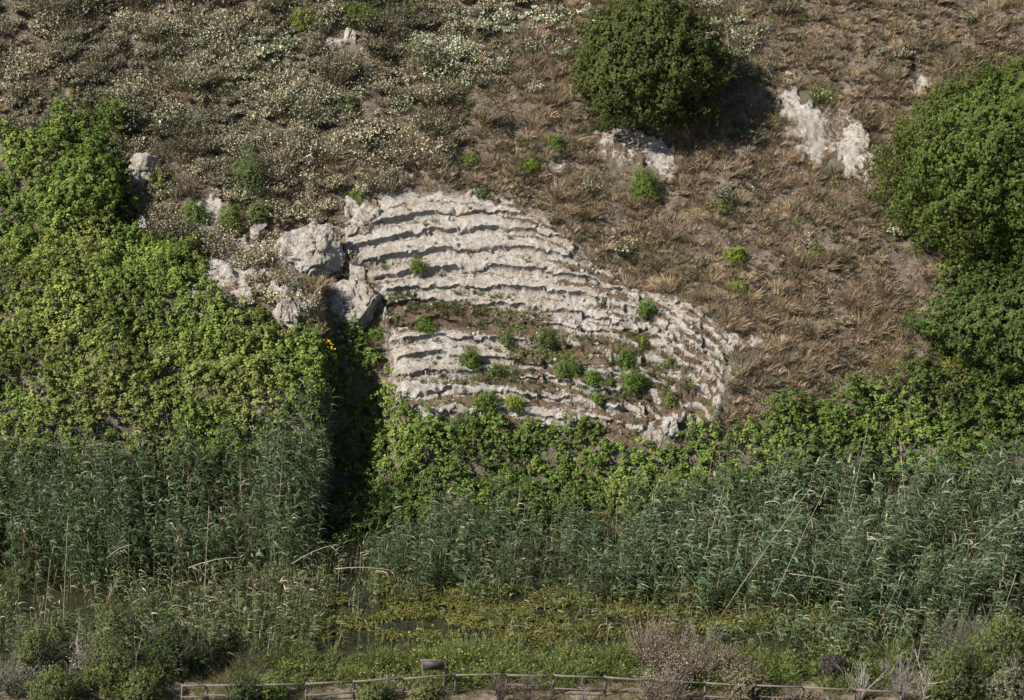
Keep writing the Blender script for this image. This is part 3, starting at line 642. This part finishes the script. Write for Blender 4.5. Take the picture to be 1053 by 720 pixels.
reeds(a, P, 3.1, (.16, -.02, 0), [(.09, .13, .05), (.13, .17, .075), (.065, .098, .038), (.19, .22, .12), (.13, .145, .07)], leafL=.72, nleaf=18, lw=.052, hramp=(3.5, 9))
P = scatter(12, inpoly([(690,625),(1130,635),(1130,700),(760,685),(690,660)], 8, 8), (2, 20), (-18, -8))
reeds(a, P, 1.5, (.2, 0, 0), [(.12, .155, .06), (.16, .185, .085)], dead=.1, leafL=.5, nleaf=12, lw=.05)
tag(a.build('leaning_reeds', M_reed), 'pale green arching reeds leaning right in the marsh at the right', 'reeds', kind='stuff')
a = Acc()
P = scatter(24, lambda px, py, x, y: inpoly([(345,545),(430,530),(500,532),(600,530),(700,528),(720,600),(640,625),(500,622),(345,620)], 8, 8)(px, py, x, y)*(.06+.84*ss(375, 450, px+.35*(py-560))), (-9, 8), (-9, 3))
reeds(a, P, 1.95, (.08, 0, 0), [(.085, .125, .05), (.11, .155, .07), (.065, .095, .036), (.13, .145, .065)], leafL=.55, nleaf=14, lw=.042, dead=.12)
P = scatter(13, inpoly([(300,610),(640,612),(860,615),(860,665),(640,670),(420,672),(300,660)], 8, 8), (-10, 14), (-13, -3))
reeds(a, P, 1.1, (.1, 0, 0), [(.14, .16, .05), (.17, .175, .06)], leafL=.45, nleaf=9, lw=.035, dead=.15)
tag(a.build('thin_reeds', M_reed), 'short thin reeds across the middle of the marsh', 'reeds', kind='stuff')
a = Acc(); P = scatter(30, lambda px, py, x, y: inpoly([(-80,500),(345,500),(430,520),(600,505),(760,510),(1130,480),(1130,600),(-80,600)], 8, 8)(px, py, x, y)+.25*(py > 590)*(py < 670), FULLX, (-12, 3.5))
clumps(a, P, 9, .18, .5, [(.15, .135, .06), (.11, .125, .045), (.20, .17, .10), (.08, .10, .03)], w=.028, droop=.35, seg=2)
tag(a.build('marsh_grass', M_leaf), 'straw and olive grass tangled around the feet of the reeds', 'grass', kind='stuff')
# algae and floating growth on the water
a = Acc(); P = scatter(520, lambda px, py, x, y: inpoly([(290,605),(430,596),(520,602),(660,606),(880,596),(900,640),(640,655),(470,668),(300,655)], 8, 8)(px, py, x, y)*ss(-.12, .08, fbm(x*.7, y*1.2, seed=88)), (-12, 16), (-12.3, -1.2))
P[:, 2] = -.24+.07*np.clip(.3+fbm(P[:, 0]*1.5, P[:, 1]*1.5, seed=89), 0, 1)+rs.uniform(0, .05, len(P))
a.leaves(P, unit(np.array([0, 0, 1.])+rnd(len(P))*.7), rs.uniform(.03, .08, len(P)), .8, pal(len(P), (.11, .11, .02), (.15, .145, .03), (.075, .09, .02), (.13, .105, .03)))
tag(a.build('algae_mat', M_leaf), 'yellowish olive algae floating on the marsh water', 'algae', kind='stuff')
# lush fine grass along the near bank
a = Acc()
P = scatter(30, lambda px, py, x, y: inpoly([(240,655),(430,652),(520,640),(640,638),(900,645),(930,708),(640,706),(560,704),(440,704),(300,706)], 6, 6)(px, py, x, y)*(.45+.55*gap(x*2, y*2)), (-10, 16), (-18, -10))
clumps(a, P, 26, .40, .85, [(.13, .17, .04), (.17, .205, .055), (.09, .125, .03), (.20, .20, .08), (.12, .17, .035)], [(.15, .19, .05), (.2, .2, .09), (.10, .14, .035)], 14, .035, w=.022, droop=.45, seg=3, lean=(.05, 0, 0))
P = P[rs.rand(len(P)) < .12]
clumps(a, P, 24, .5, 1.3, [(.13, .17, .04), (.19, .21, .07), (.10, .14, .03)], [(.15, .19, .05), (.22, .2, .10)], 30, .04, w=.022, droop=.35, seg=3)
P = scatter(22, lambda px, py, x, y: inpoly([(150,672),(345,662),(345,705),(180,712)], 6, 6)(px, py, x, y)*(.5), (-18, 16), (-18, -10))
clumps(a, P, 22, .2, .4, [(.10, .15, .035), (.15, .17, .06), (.2, .16, .09)], w=.014, droop=.2, seg=2)
P = scatter(24, lambda px, py, x, y: (py > 640)*ss(690, 700, py)*(1.0-.3*np.exp(-((px-520)/110)**2))+(py > 655)*.35, (-24, 24), (-24, -10))
clumps(a, P, 26, .28, .36, [(.15, .15, .06), (.24, .19, .11), (.09, .13, .035), (.19, .15, .09)], w=.013, droop=.3, seg=2)
tag(a.build('bank_grass', M_leaf), 'fresh green grass growing along the bank behind the fence', 'grass', kind='stuff')
# ---------------------------------------------------------------- trees
def crown(c, rad, nros, per, ls, cols, seed, lump=.16, tiltx=0, zmin=-.75, inner=.35):
    a = Acc(); n = nros; d = rnd(n); d = d[d[:, 2] > zmin]; n = len(d)
    f = 1+lump*fbm(d[:, 0]*1.7+seed, d[:, 1]*1.7, d[:, 2]*1.7, 3, seed)*2+.22*fbm(d[:, 0]*7+seed, d[:, 1]*6, d[:, 2]*6, 2, seed+3)*2
    q = np.where(rs.rand(n) < inner, rs.uniform(.45, .9, n), rs.uniform(.90, 1.02, n))
    p = d*(f*q)[:, None]*np.array(rad); p[:, 0] += p[:, 2]*tiltx; p = p+np.array(c)
    N = unit(d/np.array(rad))
    tone = (1+.4*fbm(d[:, 0]*4, d[:, 1]*4, d[:, 2]*4, 2, seed+9))[:, None]
    pc = pal(n, *cols, jit=.15)*tone
    cc = np.repeat(p, per, 0); nn = np.repeat(N, per, 0); k = len(cc); dd = unit(rnd(k)+nn*.7)
    cc = cc+dd*rs.uniform(.02, .13, (k, 1))*ls/.07
    a.leaves(cc, unit(dd*.7+nn*.5+rnd(k)*.6+np.array([0, 0, .25])), ls*rs.uniform(.6, 1.2, k), .5, np.repeat(pc, per, 0)*rs.uniform(.75, 1.25, (k, 1)))
    return a
def limbs(a, base_, c, rad, nl, r0, col):
    b = np.array(base_); c = np.array(c); top = b*.45+c*.55
    a.tube([b-[0, 0, .3], b*.7+top*.3+[.1, 0, 0], top], r0, r0*.75, col, 9)
    for i in range(nl):
        an = i*2*math.pi/nl+.4; e = c+np.array([math.cos(an)*rad[0]*.75, math.sin(an)*rad[1]*.75, rad[2]*random.uniform(-.1, .65)])
        m = top*.5+e*.5+np.array([0, 0, .2]); a.tube([top-[0, 0, .2], m, e], r0*.45, r0*.12, col, 6)
def tree(name, px, py, up_, rad, nros, per, ls, cols, seed, label, cat='tree', tr=.16, mt=None, **kw):
    b = at(px, py); c = b+np.array([0, 0, up_]); root = empty(name, b)
    crown(c, rad, nros, per, ls, cols, seed, **kw).build('crown', mt or M_gloss, root)
    t = Acc(); limbs(t, b, c, rad, 6, tr, (.13, .10, .075)); t.build('trunk', M_wood, root)
    return tag(root, label, cat)
tree('evergreen_tree', 667, 116, 2.2, (3.05, 2.8, 2.75), 21000, 11, .05, [(.065, .080, .020), (.095, .11, .026), (.045, .058, .016)], 5, 'round dense dark evergreen tree at the top, right of centre', lump=.13)
tree('bushy_tree', 1028, 246, 3.7, (4.2, 3.2, 4.1), 27000, 11, .058, [(.085, .12, .024), (.12, .155, .032), (.06, .088, .02)], 9, 'large bright green bushy tree at the upper right edge', lump=.3, tiltx=.3, mt=M_leaf)
tree('large_shrub', 1056, 352, 1.2, (3.2, 2.2, 1.9), 8500, 11, .068, [(.065, .10, .025), (.095, .13, .03), (.045, .07, .02)], 14, 'dark green spreading shrub at the right edge below the bushy tree', 'shrub', lump=.6, mt=M_leaf)
tree('large_shrub', 92, 214, 1.0, (1.5, 1.3, 1.5), 2800, 11, .075, [G1, G2, G3], 19, 'green shrub rising from the top of the left bramble thicket', 'shrub', lump=.25, mt=M_leaf)
# ---------------------------------------------------------------- single green shrubs and tufts
def tuft(px, py, rp, label, cols, seed, style='leafy', name='green_shrub', cat='shrub', hscale=1.0, group=None):
    r = rp/25.0; b = at(px, py+rp*.75); a = Acc(); n = int(190*max(.35, r)**2*10)
    d = rnd(n); d[:, 2] = np.abs(d[:, 2])*1.25-.1
    f = 1+.5*fbm(d[:, 0]*2.2+seed, d[:, 1]*2.2, d[:, 2]*2.2, 3, seed)*2
    h = r*1.25*hscale; r2_ = np.random.RandomState(seed); off = r2_.normal(0, r*.45, 2); lob = rs.rand(n) < .4
    if style == 'leafy':
        q = rs.uniform(.45, 1.03, n)**.6
        p = b+d*(f*q)[:, None]*np.array([r, r*.9, h])+np.array([0, 0, h*.15]); p[lob] = b+(p[lob]-b)*[.75, .75, r2_.uniform(.5, 1.2)]+[off[0], off[1], 0]
        k = 5; cc = np.repeat(p, k, 0)+rs.normal(0, .035, (n*k, 3)); dd = np.repeat(unit(d), k, 0)
        a.leaves(cc, unit(dd+rnd(n*k)*.7+np.array([0, 0, .3])), .036*rs.uniform(.6, 1.3, n*k), .55, pal(n*k, *cols, jit=.2))
    m = 240 if style == 'leafy' else 420
    dd = unit(np.c_[rs.normal(0, .55, m), rs.normal(0, .55, m), np.ones(m)])
    a.ribbons(np.repeat(b[None], m, 0)+rs.normal(0, r*.18, (m, 3))*[1, 1, 0], dd, h*1.6*rs.uniform(.5, 1.15, m), .02, .25 if style == 'leafy' else .35, 3, pal(m, *cols, jit=.25))
    return tag(a.build(name, M_leaf, origin=b), label, cat, group)
FG = [(.10, .15, .03), (.135, .19, .04), (.08, .125, .025)]; YG = [(.19, .23, .03), (.16, .20, .04)]; BG = [(.10, .135, .045), (.135, .165, .065), (.075, .10, .035)]; OG = [(.11, .14, .03), (.15, .17, .05)]
for i, (px, py, rp, c, sty, lab, hs) in enumerate([
    (436, 333, 9, FG, 'leafy', 'round green tuft near the left end of the lower carved steps', 1),
    (484, 367, 12, FG, 'leafy', 'bright green tuft leaning over the lower steps, centre left', .9),
    (581, 377, 12, FG, 'leafy', 'green upright tuft in the middle of the lower carved steps', 1.3),
    (499, 411, 11, FG, 'leafy', 'darker green tuft left of its twin near the foot of the steps', 1),
    (530, 413, 10, YG, 'leafy', 'lighter green tuft, right of its darker twin near the foot of the steps', 1),
    (650, 390, 12, FG, 'leafy', 'tall green tuft on the right part of the lower steps', 1.4),
    (644, 366, 10, FG, 'leafy', 'green tuft just above the tall tuft on the right part of the steps', 1),
    (609, 386, 9, FG, 'leafy', 'small green tuft between two larger tufts on the lower steps', 1),
    (626, 392, 7, OG, 'leafy', 'tiny olive tuft touching the left side of the tall tuft', .8),
    (660, 351, 6, YG, 'leafy', 'tiny yellowish tuft on the pale steps above the right tufts', 1),
    (664, 316, 10, FG, 'leafy', 'lone green tuft at the upper right rim of the carved steps', 1),
    (429, 273, 8, OG, 'leafy', 'small olive tuft growing on the upper left carved steps', 1.5),
    (688, 374, 7, OG, 'leafy', 'small dull tuft near the right end of the carved steps', 1.1),
    (690, 412, 9, OG, 'leafy', 'dull green tuft near the lower right corner of the carved steps', 1.2),
    (615, 408, 6, FG, 'leafy', 'small tuft low on the steps beneath the middle tufts', 1),
    (562, 345, 12, BG, 'leafy', 'dark grey green bush in the centre of the carved steps', .9),
    (512, 380, 10, BG, 'leafy', 'dark weedy tuft beside the bright tuft on the lower steps', .9),
    (520, 345, 8, BG, 'leafy', 'grey green weeds on the ledge below the upper steps', .8),
    (392, 342, 10, FG, 'leafy', 'green shrub in the cleft right of the wedged boulder', .9),
    (472, 435, 10, BG, 'leafy', 'dark green tuft at the foot of the steps on the left', 1),
    (663, 188, 17, FG, 'leafy', 'round bright green shrub below the pale rock ledge', 1),
    (366, 198, 9, FG, 'leafy', 'small bright green shrub above the left end of the top step', .9),
    (482, 161, 10, OG, 'leafy', 'low olive shrub in the scrub above the middle of the steps', .8),
    (495, 197, 7, BG, 'leafy', 'small dull green tuft at the top centre rim of the steps', .9),
    (545, 170, 9, YG, 'leafy', 'yellow green upright shrub above the steps', 1.3),
    (571, 145, 10, FG, 'leafy', 'green shrub between yellow green shrub and the round dark tree', .9),
    (843, 93, 17, FG, 'grassy', 'feathery green plant fanning out on the broken white outcrop', 1),
    (254, 178, 18, BG, 'leafy', 'blue green upright bush above the biggest boulder on the left', 1.5),
    (200, 216, 15, FG, 'leafy', 'rounded green shrub beside the low pale shelf on the left', .9),
    (238, 226, 15, OG, 'leafy', 'leafy yellow green bush above the outcrop left of the boulders', 1.1),
    (268, 216, 13, BG, 'leafy', 'grey green bush just above the small stone by the biggest boulder', 1.1),
    (425, 11, 13, YG, 'leafy', 'bright yellow green shrub at the top edge, right of a larger green one', .9),
    (376, 10, 20, FG, 'leafy', 'bright green bush at the top edge above the grey boulders', .9),
    (314, 19, 12, YG, 'leafy', 'light green shrub near the top edge, left of the boulders', 1),
    (757, 258, 10, YG, 'leafy', 'yellowish shrub alone in the brown grass right of the steps', .9),
    (757, 295, 6, YG, 'leafy', 'little yellowish tuft below the lone yellowish shrub', 1.2),
    (743, 212, 8, OG, 'leafy', 'small green weed in the dry grass below the white outcrop', 1),
    (355, 110, 10, BG, 'leafy', 'dull green bush in the grey scrub below the grey boulders', 1.2),
    (840, 258, 8, OG, 'leafy', 'faint olive tuft in dry grass left of the bushy tree', 1),
    (982, 368, 18, [(.23, .21, .04), (.16, .16, .04)], 'leafy', 'mustard yellow shrub at the right, under the dark spreading shrub', .8),
    (440, 60, 12, BG, 'leafy', 'grey green bush among the pale flowers near the top', 1.2),
    (905, 155, 10, BG, 'leafy', 'grey green bush squeezed between white outcrop and bushy tree', .8),
]): tuft(px, py, rp, lab, c, i*3+1, sty, 'green_shrub', 'shrub', hs)
# yellow flowering plant beside the dark hollow
b = at(336, 384); a = Acc(); n = 260; dd = rnd(n); dd[:, 2] = abs(dd[:, 2])
a.leaves(b+dd*[.5, .4, .9]+[0, 0, .3], unit(dd+rnd(n)*.5), .04, .6, pal(n, *FG)); fo = empty('yellow_flowering_plant', b)
a.build('foliage', M_leaf, fo); a = Acc(); n = 70; dd = rnd(n); dd[:, 2] = abs(dd[:, 2])
a.leaves(b+dd*[.42, .35, .8]+[0, 0, .75], unit(np.array([0, -.5, .8])+rnd(n)*.4), .045, 1, pal(n, (.75, .48, .02), (.8, .6, .03))); tag(a.build('flower_heads', M_leaf, fo), kind='stuff')
tag(fo, 'plant with small yellow flowers at the right edge of the bramble bank', 'plant')
# arching straw tussocks on the right slope
for px, py, rp, lab in [(870, 196, 26, 'largest arching straw tussock below the white outcrop'), (948, 268, 22, 'straw tussock at the lower left foot of the bushy tree'),
                        (955, 318, 22, 'dry arching tussock beside the right hand undergrowth'), (622, 190, 15, 'dry grass tussock left of the green shrub below the rock ledge'),
                        (715, 215, 16, 'brown tussock right of the shrub below the rock ledge')]:
    r = rp/25; b = at(px, py+rp*.5); a = Acc(); m = 900
    a.ribbons(np.repeat(b[None], m, 0)+rs.normal(0, r*.2, (m, 3))*[1, 1, 0], unit(np.c_[rs.normal(.15, .55, m), rs.normal(-.1, .5, m), np.ones(m)]), r*1.5*rs.uniform(.6, 1.1, m), .014, .6, 4, pal(m, D1, D3, (.38, .30, .19), D2))
    tag(a.build('dry_tussock', M_dry, origin=b), lab, 'grass tussock')
# ---------------------------------------------------------------- foreground shrubs and bare bushes
def bare(acc, b, h, n, col, spread=.5, r0=.02, twigs=5):
    for i in range(n):
        an = random.uniform(0, 6.28); q = random.uniform(.1, 1)*spread; d = np.array([math.cos(an)*q, math.sin(an)*q, 1.0])
        L = h*random.uniform(.6, 1.0); p = [np.array(b)]; dd = d/np.linalg.norm(d)
        for s in range(5):
            dd = unit(dd+np.array([random.gauss(0, .14), random.gauss(0, .14), random.gauss(0, .05)])); p.append(p[-1]+dd*L/5)
        acc.tube(p, r0*random.uniform(.6, 1), .004, col, 5)
        for t in range(twigs):
            k = random.randint(1, 4); e = unit(dd+np.array([random.gauss(0, .7), random.gauss(0, .7), .1])); l = L*random.uniform(.15, .4)
            acc.tube([p[k], p[k]+e*l*.5+[0, 0, .02], p[k]+e*l+[0, 0, .06]], r0*.4, .003, col, 4)
def fshrub(px, py, rad, cols, lab, seed, nros=900, ls=.045, twig=(.2, .17, .15), name='scrubby_shrub', cat='shrub', up_=None, inner=.5, per=8, ntw=22):
    b = at(px, py); root = empty(name, b); up_ = rad[2]*.8 if up_ is None else up_
    if cols[0] in (PK[0], GR[0]):
        a = Acc(); r2 = np.random.RandomState(seed+5); n_ = 7
        P = b+np.c_[r2.normal(0, rad[0]*.5, n_), r2.normal(0, rad[1]*.4, n_), np.zeros(n_)]; P[:, 2] = H(P[:, 0], P[:, 1])
        clumps(a, P, 130, rad[0]*.75, rad[2]*1.55, [tuple(np.array(c)*.9) for c in cols], [tuple(np.array(c)*1.15) for c in cols]+[(.13, .15, .06)], 330, .030, w=.014, droop=.12, seg=3)
        a.build('foliage', M_dry, root)
    else: crown(b+np.array([0, 0, up_]), rad, int(nros*1.3), per, ls*.85, cols, seed, lump=.55, inner=inner).build('foliage', M_leaf, root)
    a = Acc(); bare(a, b, rad[2]*1.9, ntw, twig, .7, .016); a.build('branches', M_wood, root)
    return tag(root, lab, cat)
OL = [(.10, .125, .035), (.13, .155, .045), (.075, .10, .03)]; PK = [(.25, .17, .13), (.20, .135, .10), (.16, .13, .09)]; GR = [(.19, .17, .14), (.14, .14, .10), (.22, .19, .17)]
for a_ in [
    (12, 712, (1.1, .9, .9), GR, 'greyish shrub in the bottom left corner'),
    (36, 690, (.7, .7, .9), OL, 'olive shrub rising behind the greyish corner shrub, leftmost of the olive ones'),
    (60, 722, (.8, .8, .8), OL, 'low olive shrub cut by the bottom edge, second from the left corner'),
    (88, 700, (.6, .6, .75), GR, 'thin grey shrub between olive shrubs at the lower left'),
    (116, 712, (.95, .8, 1.2), OL, 'full olive green shrub in front of the left end of the fence'),
    (118, 668, (.6, .6, 1.0), OL, 'narrow olive shrub standing behind the other lower left shrubs'),
    (148, 724, (.7, .7, .8), OL, 'small olive shrub at the bottom edge, rightmost of the lower left group'),
    (174, 694, (.8, .7, 1.3), [(.045, .065, .025), (.07, .09, .03)], 'dark upright shrub at the left end of the fence rail'),
    (250, 726, (.5, .5, .7), [(.04, .06, .02), (.06, .085, .028)], 'dark green shrub in front of the fence near its left end'),
    (280, 720, (.5, .4, .6), [(.15, .19, .04), (.12, .16, .035)], 'small yellow green bush against the fence at left'),
    (385, 724, (.6, .5, .45), OL, 'low olive bush in front of the fence left of the sign'),
    (435, 722, (.5, .4, .4), [(.17, .17, .06), (.13, .14, .045)], 'straw tinted low bush under the sign'),
    (672, 690, (.85, .7, 1.1), PK, 'pinkish brown half dry shrub rising behind the fence, left of a wider one'),
    (718, 700, (1.2, .8, 1.2), PK+GR, 'wide pinkish grey shrub hiding the fence right of centre'),
    (690, 724, (.9, .7, .9), GR+PK, 'grey brown shrub at the bottom edge below the pinkish shrubs'),
    (765, 722, (.7, .6, .8), [(.15, .16, .07), (.2, .15, .11)], 'mixed green and brown shrub in front of the fence'),
    (815, 728, (.6, .5, .5), PK, 'low brownish shrub at the bottom edge right of the mixed shrub'),
    (858, 697, (.5, .4, .5), [(.05, .04, .04), (.07, .055, .05)], 'small dark brown bush perched at the fence rail'),
    (990, 690, (1.2, .9, 1.4), GR+OL, 'big grey leaved shrub near the lower right corner'),
    (975, 722, (.9, .7, 1.2), OL, 'olive shrub at the bottom edge in front of the big grey shrub'),
    (1030, 700, (1.0, .9, 1.6), OL, 'tall olive yellow shrub at the right edge near the bottom corner'),
    (1042, 730, (1.0, .8, 1.1), OL+GR, 'shrub filling the bottom right corner'),
]: fshrub(a_[0], a_[1], a_[2], a_[3], a_[4], a_[0] % 97, nros=int(1000*a_[2][0]*a_[2][2])+250)
for px, py, h, n, sp, col, lab in [
    (428, 728, .9, 6, .8, (.22, .18, .15), 'sparse bare twigs at the foot of the sign'),
    (515, 726, 1.5, 16, .5, (.11, .085, .08), 'dark leafless bush in front of the fence right of the sign'),
    (545, 728, 1.6, 12, .4, (.13, .10, .09), 'second dark leafless bush, close right of the first'),
    (600, 728, 1.2, 9, .7, (.2, .17, .16), 'grey leafless twigs in front of the fence, centre'),
    (885, 722, 1.6, 16, .5, (.30, .26, .24), 'pale grey leafless bush by the fence at right'),
    (925, 724, 2.2, 16, .45, (.22, .19, .18), 'tall leafless bush standing at the right part of the fence'),
    (948, 726, 2.1, 8, .5, (.42, .38, .34), 'whitish forked dead branch beside the tall leafless bush'),
    (395, 712, 1.1, 10, .9, (.28, .24, .19), 'tangle of dry twigs left of the sign'),
]:
    b = at(px, min(py, 719)); b = b+np.array([0, (719-py)*.05, 0]) if py > 719 else b
    a = Acc(); bare(a, b, h, n, col, sp, .022, 7); tag(a.build('bare_bush', M_wood, origin=b), lab, 'bare bush')
# fallen and leaning canes in the reeds
cane_root = []
for x0, y0, x1, y1, lab in [
    (194, 312+272, 248, 573, 'pale dead cane lying level across the left reeds'), (40, 612, 52, 575, 'short leaning dead cane among the far left reeds'),
    (110, 574, 136, 560, 'curved pale cane in the middle of the left reeds'), (300, 580, 345, 560, 'dead cane slanting up at the right end of the left reeds'),
    (345, 585, 410, 588, 'long pale cane lying level right of the left reed bed'), (205, 612, 215, 520, 'upright dead cane rising in the left reeds'),
    (60, 618, 70, 530, 'tall upright dead cane near the left edge'), (740, 595, 835, 500, 'long pale cane slanting through the right reeds'),
    (790, 590, 850, 500, 'second long slanting cane, right of the longest one'), (718, 560, 745, 500, 'short slanting cane at the left side of the right reeds'),
    (812, 590, 900, 610, 'pale cane lying low in front of the right reeds'), (1010, 555, 1050, 525, 'pale cane slanting at the far right in the reeds'),
    (1020, 640, 1045, 590, 'short cane near the right edge above the grey shrub'), (870, 520, 892, 440, 'dead upright cane between undergrowth and right reeds'),
    (940, 540, 925, 450, 'dry feathery cane above the right reeds, leaning left')]:
    a = Acc(); flat = abs(y1-y0) < 32
    g0 = at(x0, y0+ (40 if flat else 30)); 
    def lift(px, py, g):        # point above the ground, on a vertical plane through the cane's foot
        d = FW+np.array([(px-526.5)/FPX, 0, 0])-UP*(py-360)/FPX; t = (g[1]-.9-CAM[1])/d[1]; return CAM+d*t
    A, B = lift(x0, y0, g0), lift(x1, y1, g0)
    gA, gB = float(H(A[0], A[1])), float(H(B[0], B[1]))
    if not flat: A[2] = gA
    Mid = (A+B)/2+np.array([0, 0, .12]); pts = [A, A*.5+Mid*.5+[0, 0, .03], Mid, Mid*.5+B*.5+[0, 0, .03], B]
    a.tube(pts, .017, .008, (.32, .28, .21), 6)
    k = 8; ii_ = rs.uniform(.3, 1, k)[:, None]; bb = A*(1-ii_)+B*ii_
    a.ribbons(bb, unit(rnd(k)+unit(B-A)), .35, .03, .5, 3, pal(k, (.34, .29, .2), (.28, .23, .16)))
    tag(a.build('dead_cane', M_dry, origin=A), lab, 'cane')
# ---------------------------------------------------------------- fence and sign
mw, nt, bs = mat('weathered_wood'); P_ = geo(nt)
nt.links.new(ramp(nt, noise(nt, 7, 6, .7, P_), [(.3, (.07, .06, .052)), (.6, (.14, .122, .10)), (.8, (.20, .175, .15))]), bs.inputs['Base Color']); bs.inputs['Roughness'].default_value = .9
bump(nt, bs, noise(nt, 40, 3, .6, P_), .4, .01)
RAILX = [170, 188, 300, 400, 470, 560, 643, 700, 760, 850, 975]; RAILY = [703, 703, 702, 697, 692, 692, 695, 699, 702, 706, 712]
fr = empty('wooden_fence', at(560, 716)); tag(fr, 'low weathered wooden post and rail fence along the bottom of the view', 'fence')
def fpt(px):
    ry = float(np.interp(px, RAILX, RAILY)); g = at(px, min(ry+23, 735)); g[2] = float(H(g[0], g[1])); return g
posts = list(range(213, 975, 51)); FP = [fpt(p+random.uniform(-2, 2)) for p in [188]+posts]
for i, g in enumerate(FP):
    a = Acc(); a.tube([g-[0, 0, .25], g+[random.uniform(-.02, .02), 0, .5], g+[random.uniform(-.05, .05), 0, .93]], .05, .045, (.3, .3, .3), 8); a.build('post', mw, fr)
    if i+1 < len(FP):
        h = FP[i+1]
        for z, r in ((.93, .036), (.45+.09*math.sin(i*2.1), .026)):
            if z < .8 and i in (2, 6, 9, 13): continue
            A = g+[0, -.085, z]; B = h+[0, -.085, z+random.uniform(-.02, .02)]; B[0] -= .012; A[0] += .012
            a = Acc(); a.tube([A, (A+B)/2+[0, 0, random.uniform(-.03, .02)], B], r, r*.9, (.3, .3, .3), 8); a.build('rail', mw, fr)
def boxmesh(cx, cy, cz, sx, sy, sz, tiltx=0):
    V = np.array([[x, y, z] for x in (-.5, .5) for y in (-.5, .5) for z in (-.5, .5)])*[sx, sy, sz]
    c, s = math.cos(tiltx), math.sin(tiltx); V = np.c_[V[:, 0], V[:, 1]*c-V[:, 2]*s, V[:, 1]*s+V[:, 2]*c]+[cx, cy, cz]
    return V, np.array([[0, 1, 3, 2], [4, 6, 7, 5], [0, 4, 5, 1], [2, 3, 7, 6], [0, 2, 6, 4], [1, 5, 7, 3]])
md, nt, bs = mat('dark_stained_board'); bs.inputs['Base Color'].default_value = (.10, .065, .06, 1); bs.inputs['Roughness'].default_value = .6
nt.links.new(ramp(nt, noise(nt, 12, 4, .6, geo(nt)), [(.3, (.04, .028, .026)), (.7, (.065, .045, .04))]), bs.inputs['Base Color'])
g = at(446, 713); g[2] = float(H(g[0], g[1])); sg = empty('information_sign', g); tag(sg, 'small dark brown information board on two posts behind the fence', 'sign')
for dx in (-.38, .38):
    v, f = boxmesh(g[0]+dx, g[1], g[2]+.55, .05, .05, 1.7); build_mesh('post', v, f, mat=mw, parent=sg)
v, f = boxmesh(g[0], g[1]-.05, g[2]+1.22, .70, .03, .34, 0); build_mesh('board', v, f, mat=md, parent=sg)
v, f = boxmesh(g[0], g[1], g[2]+1.42, .90, .06, .025, 0); build_mesh('top_rail', v, f, mat=mw, parent=sg)
S.cycles.max_bounces = 6; S.cycles.diffuse_bounces = 3; S.cycles.transmission_bounces = 3; S.cycles.glossy_bounces = 2
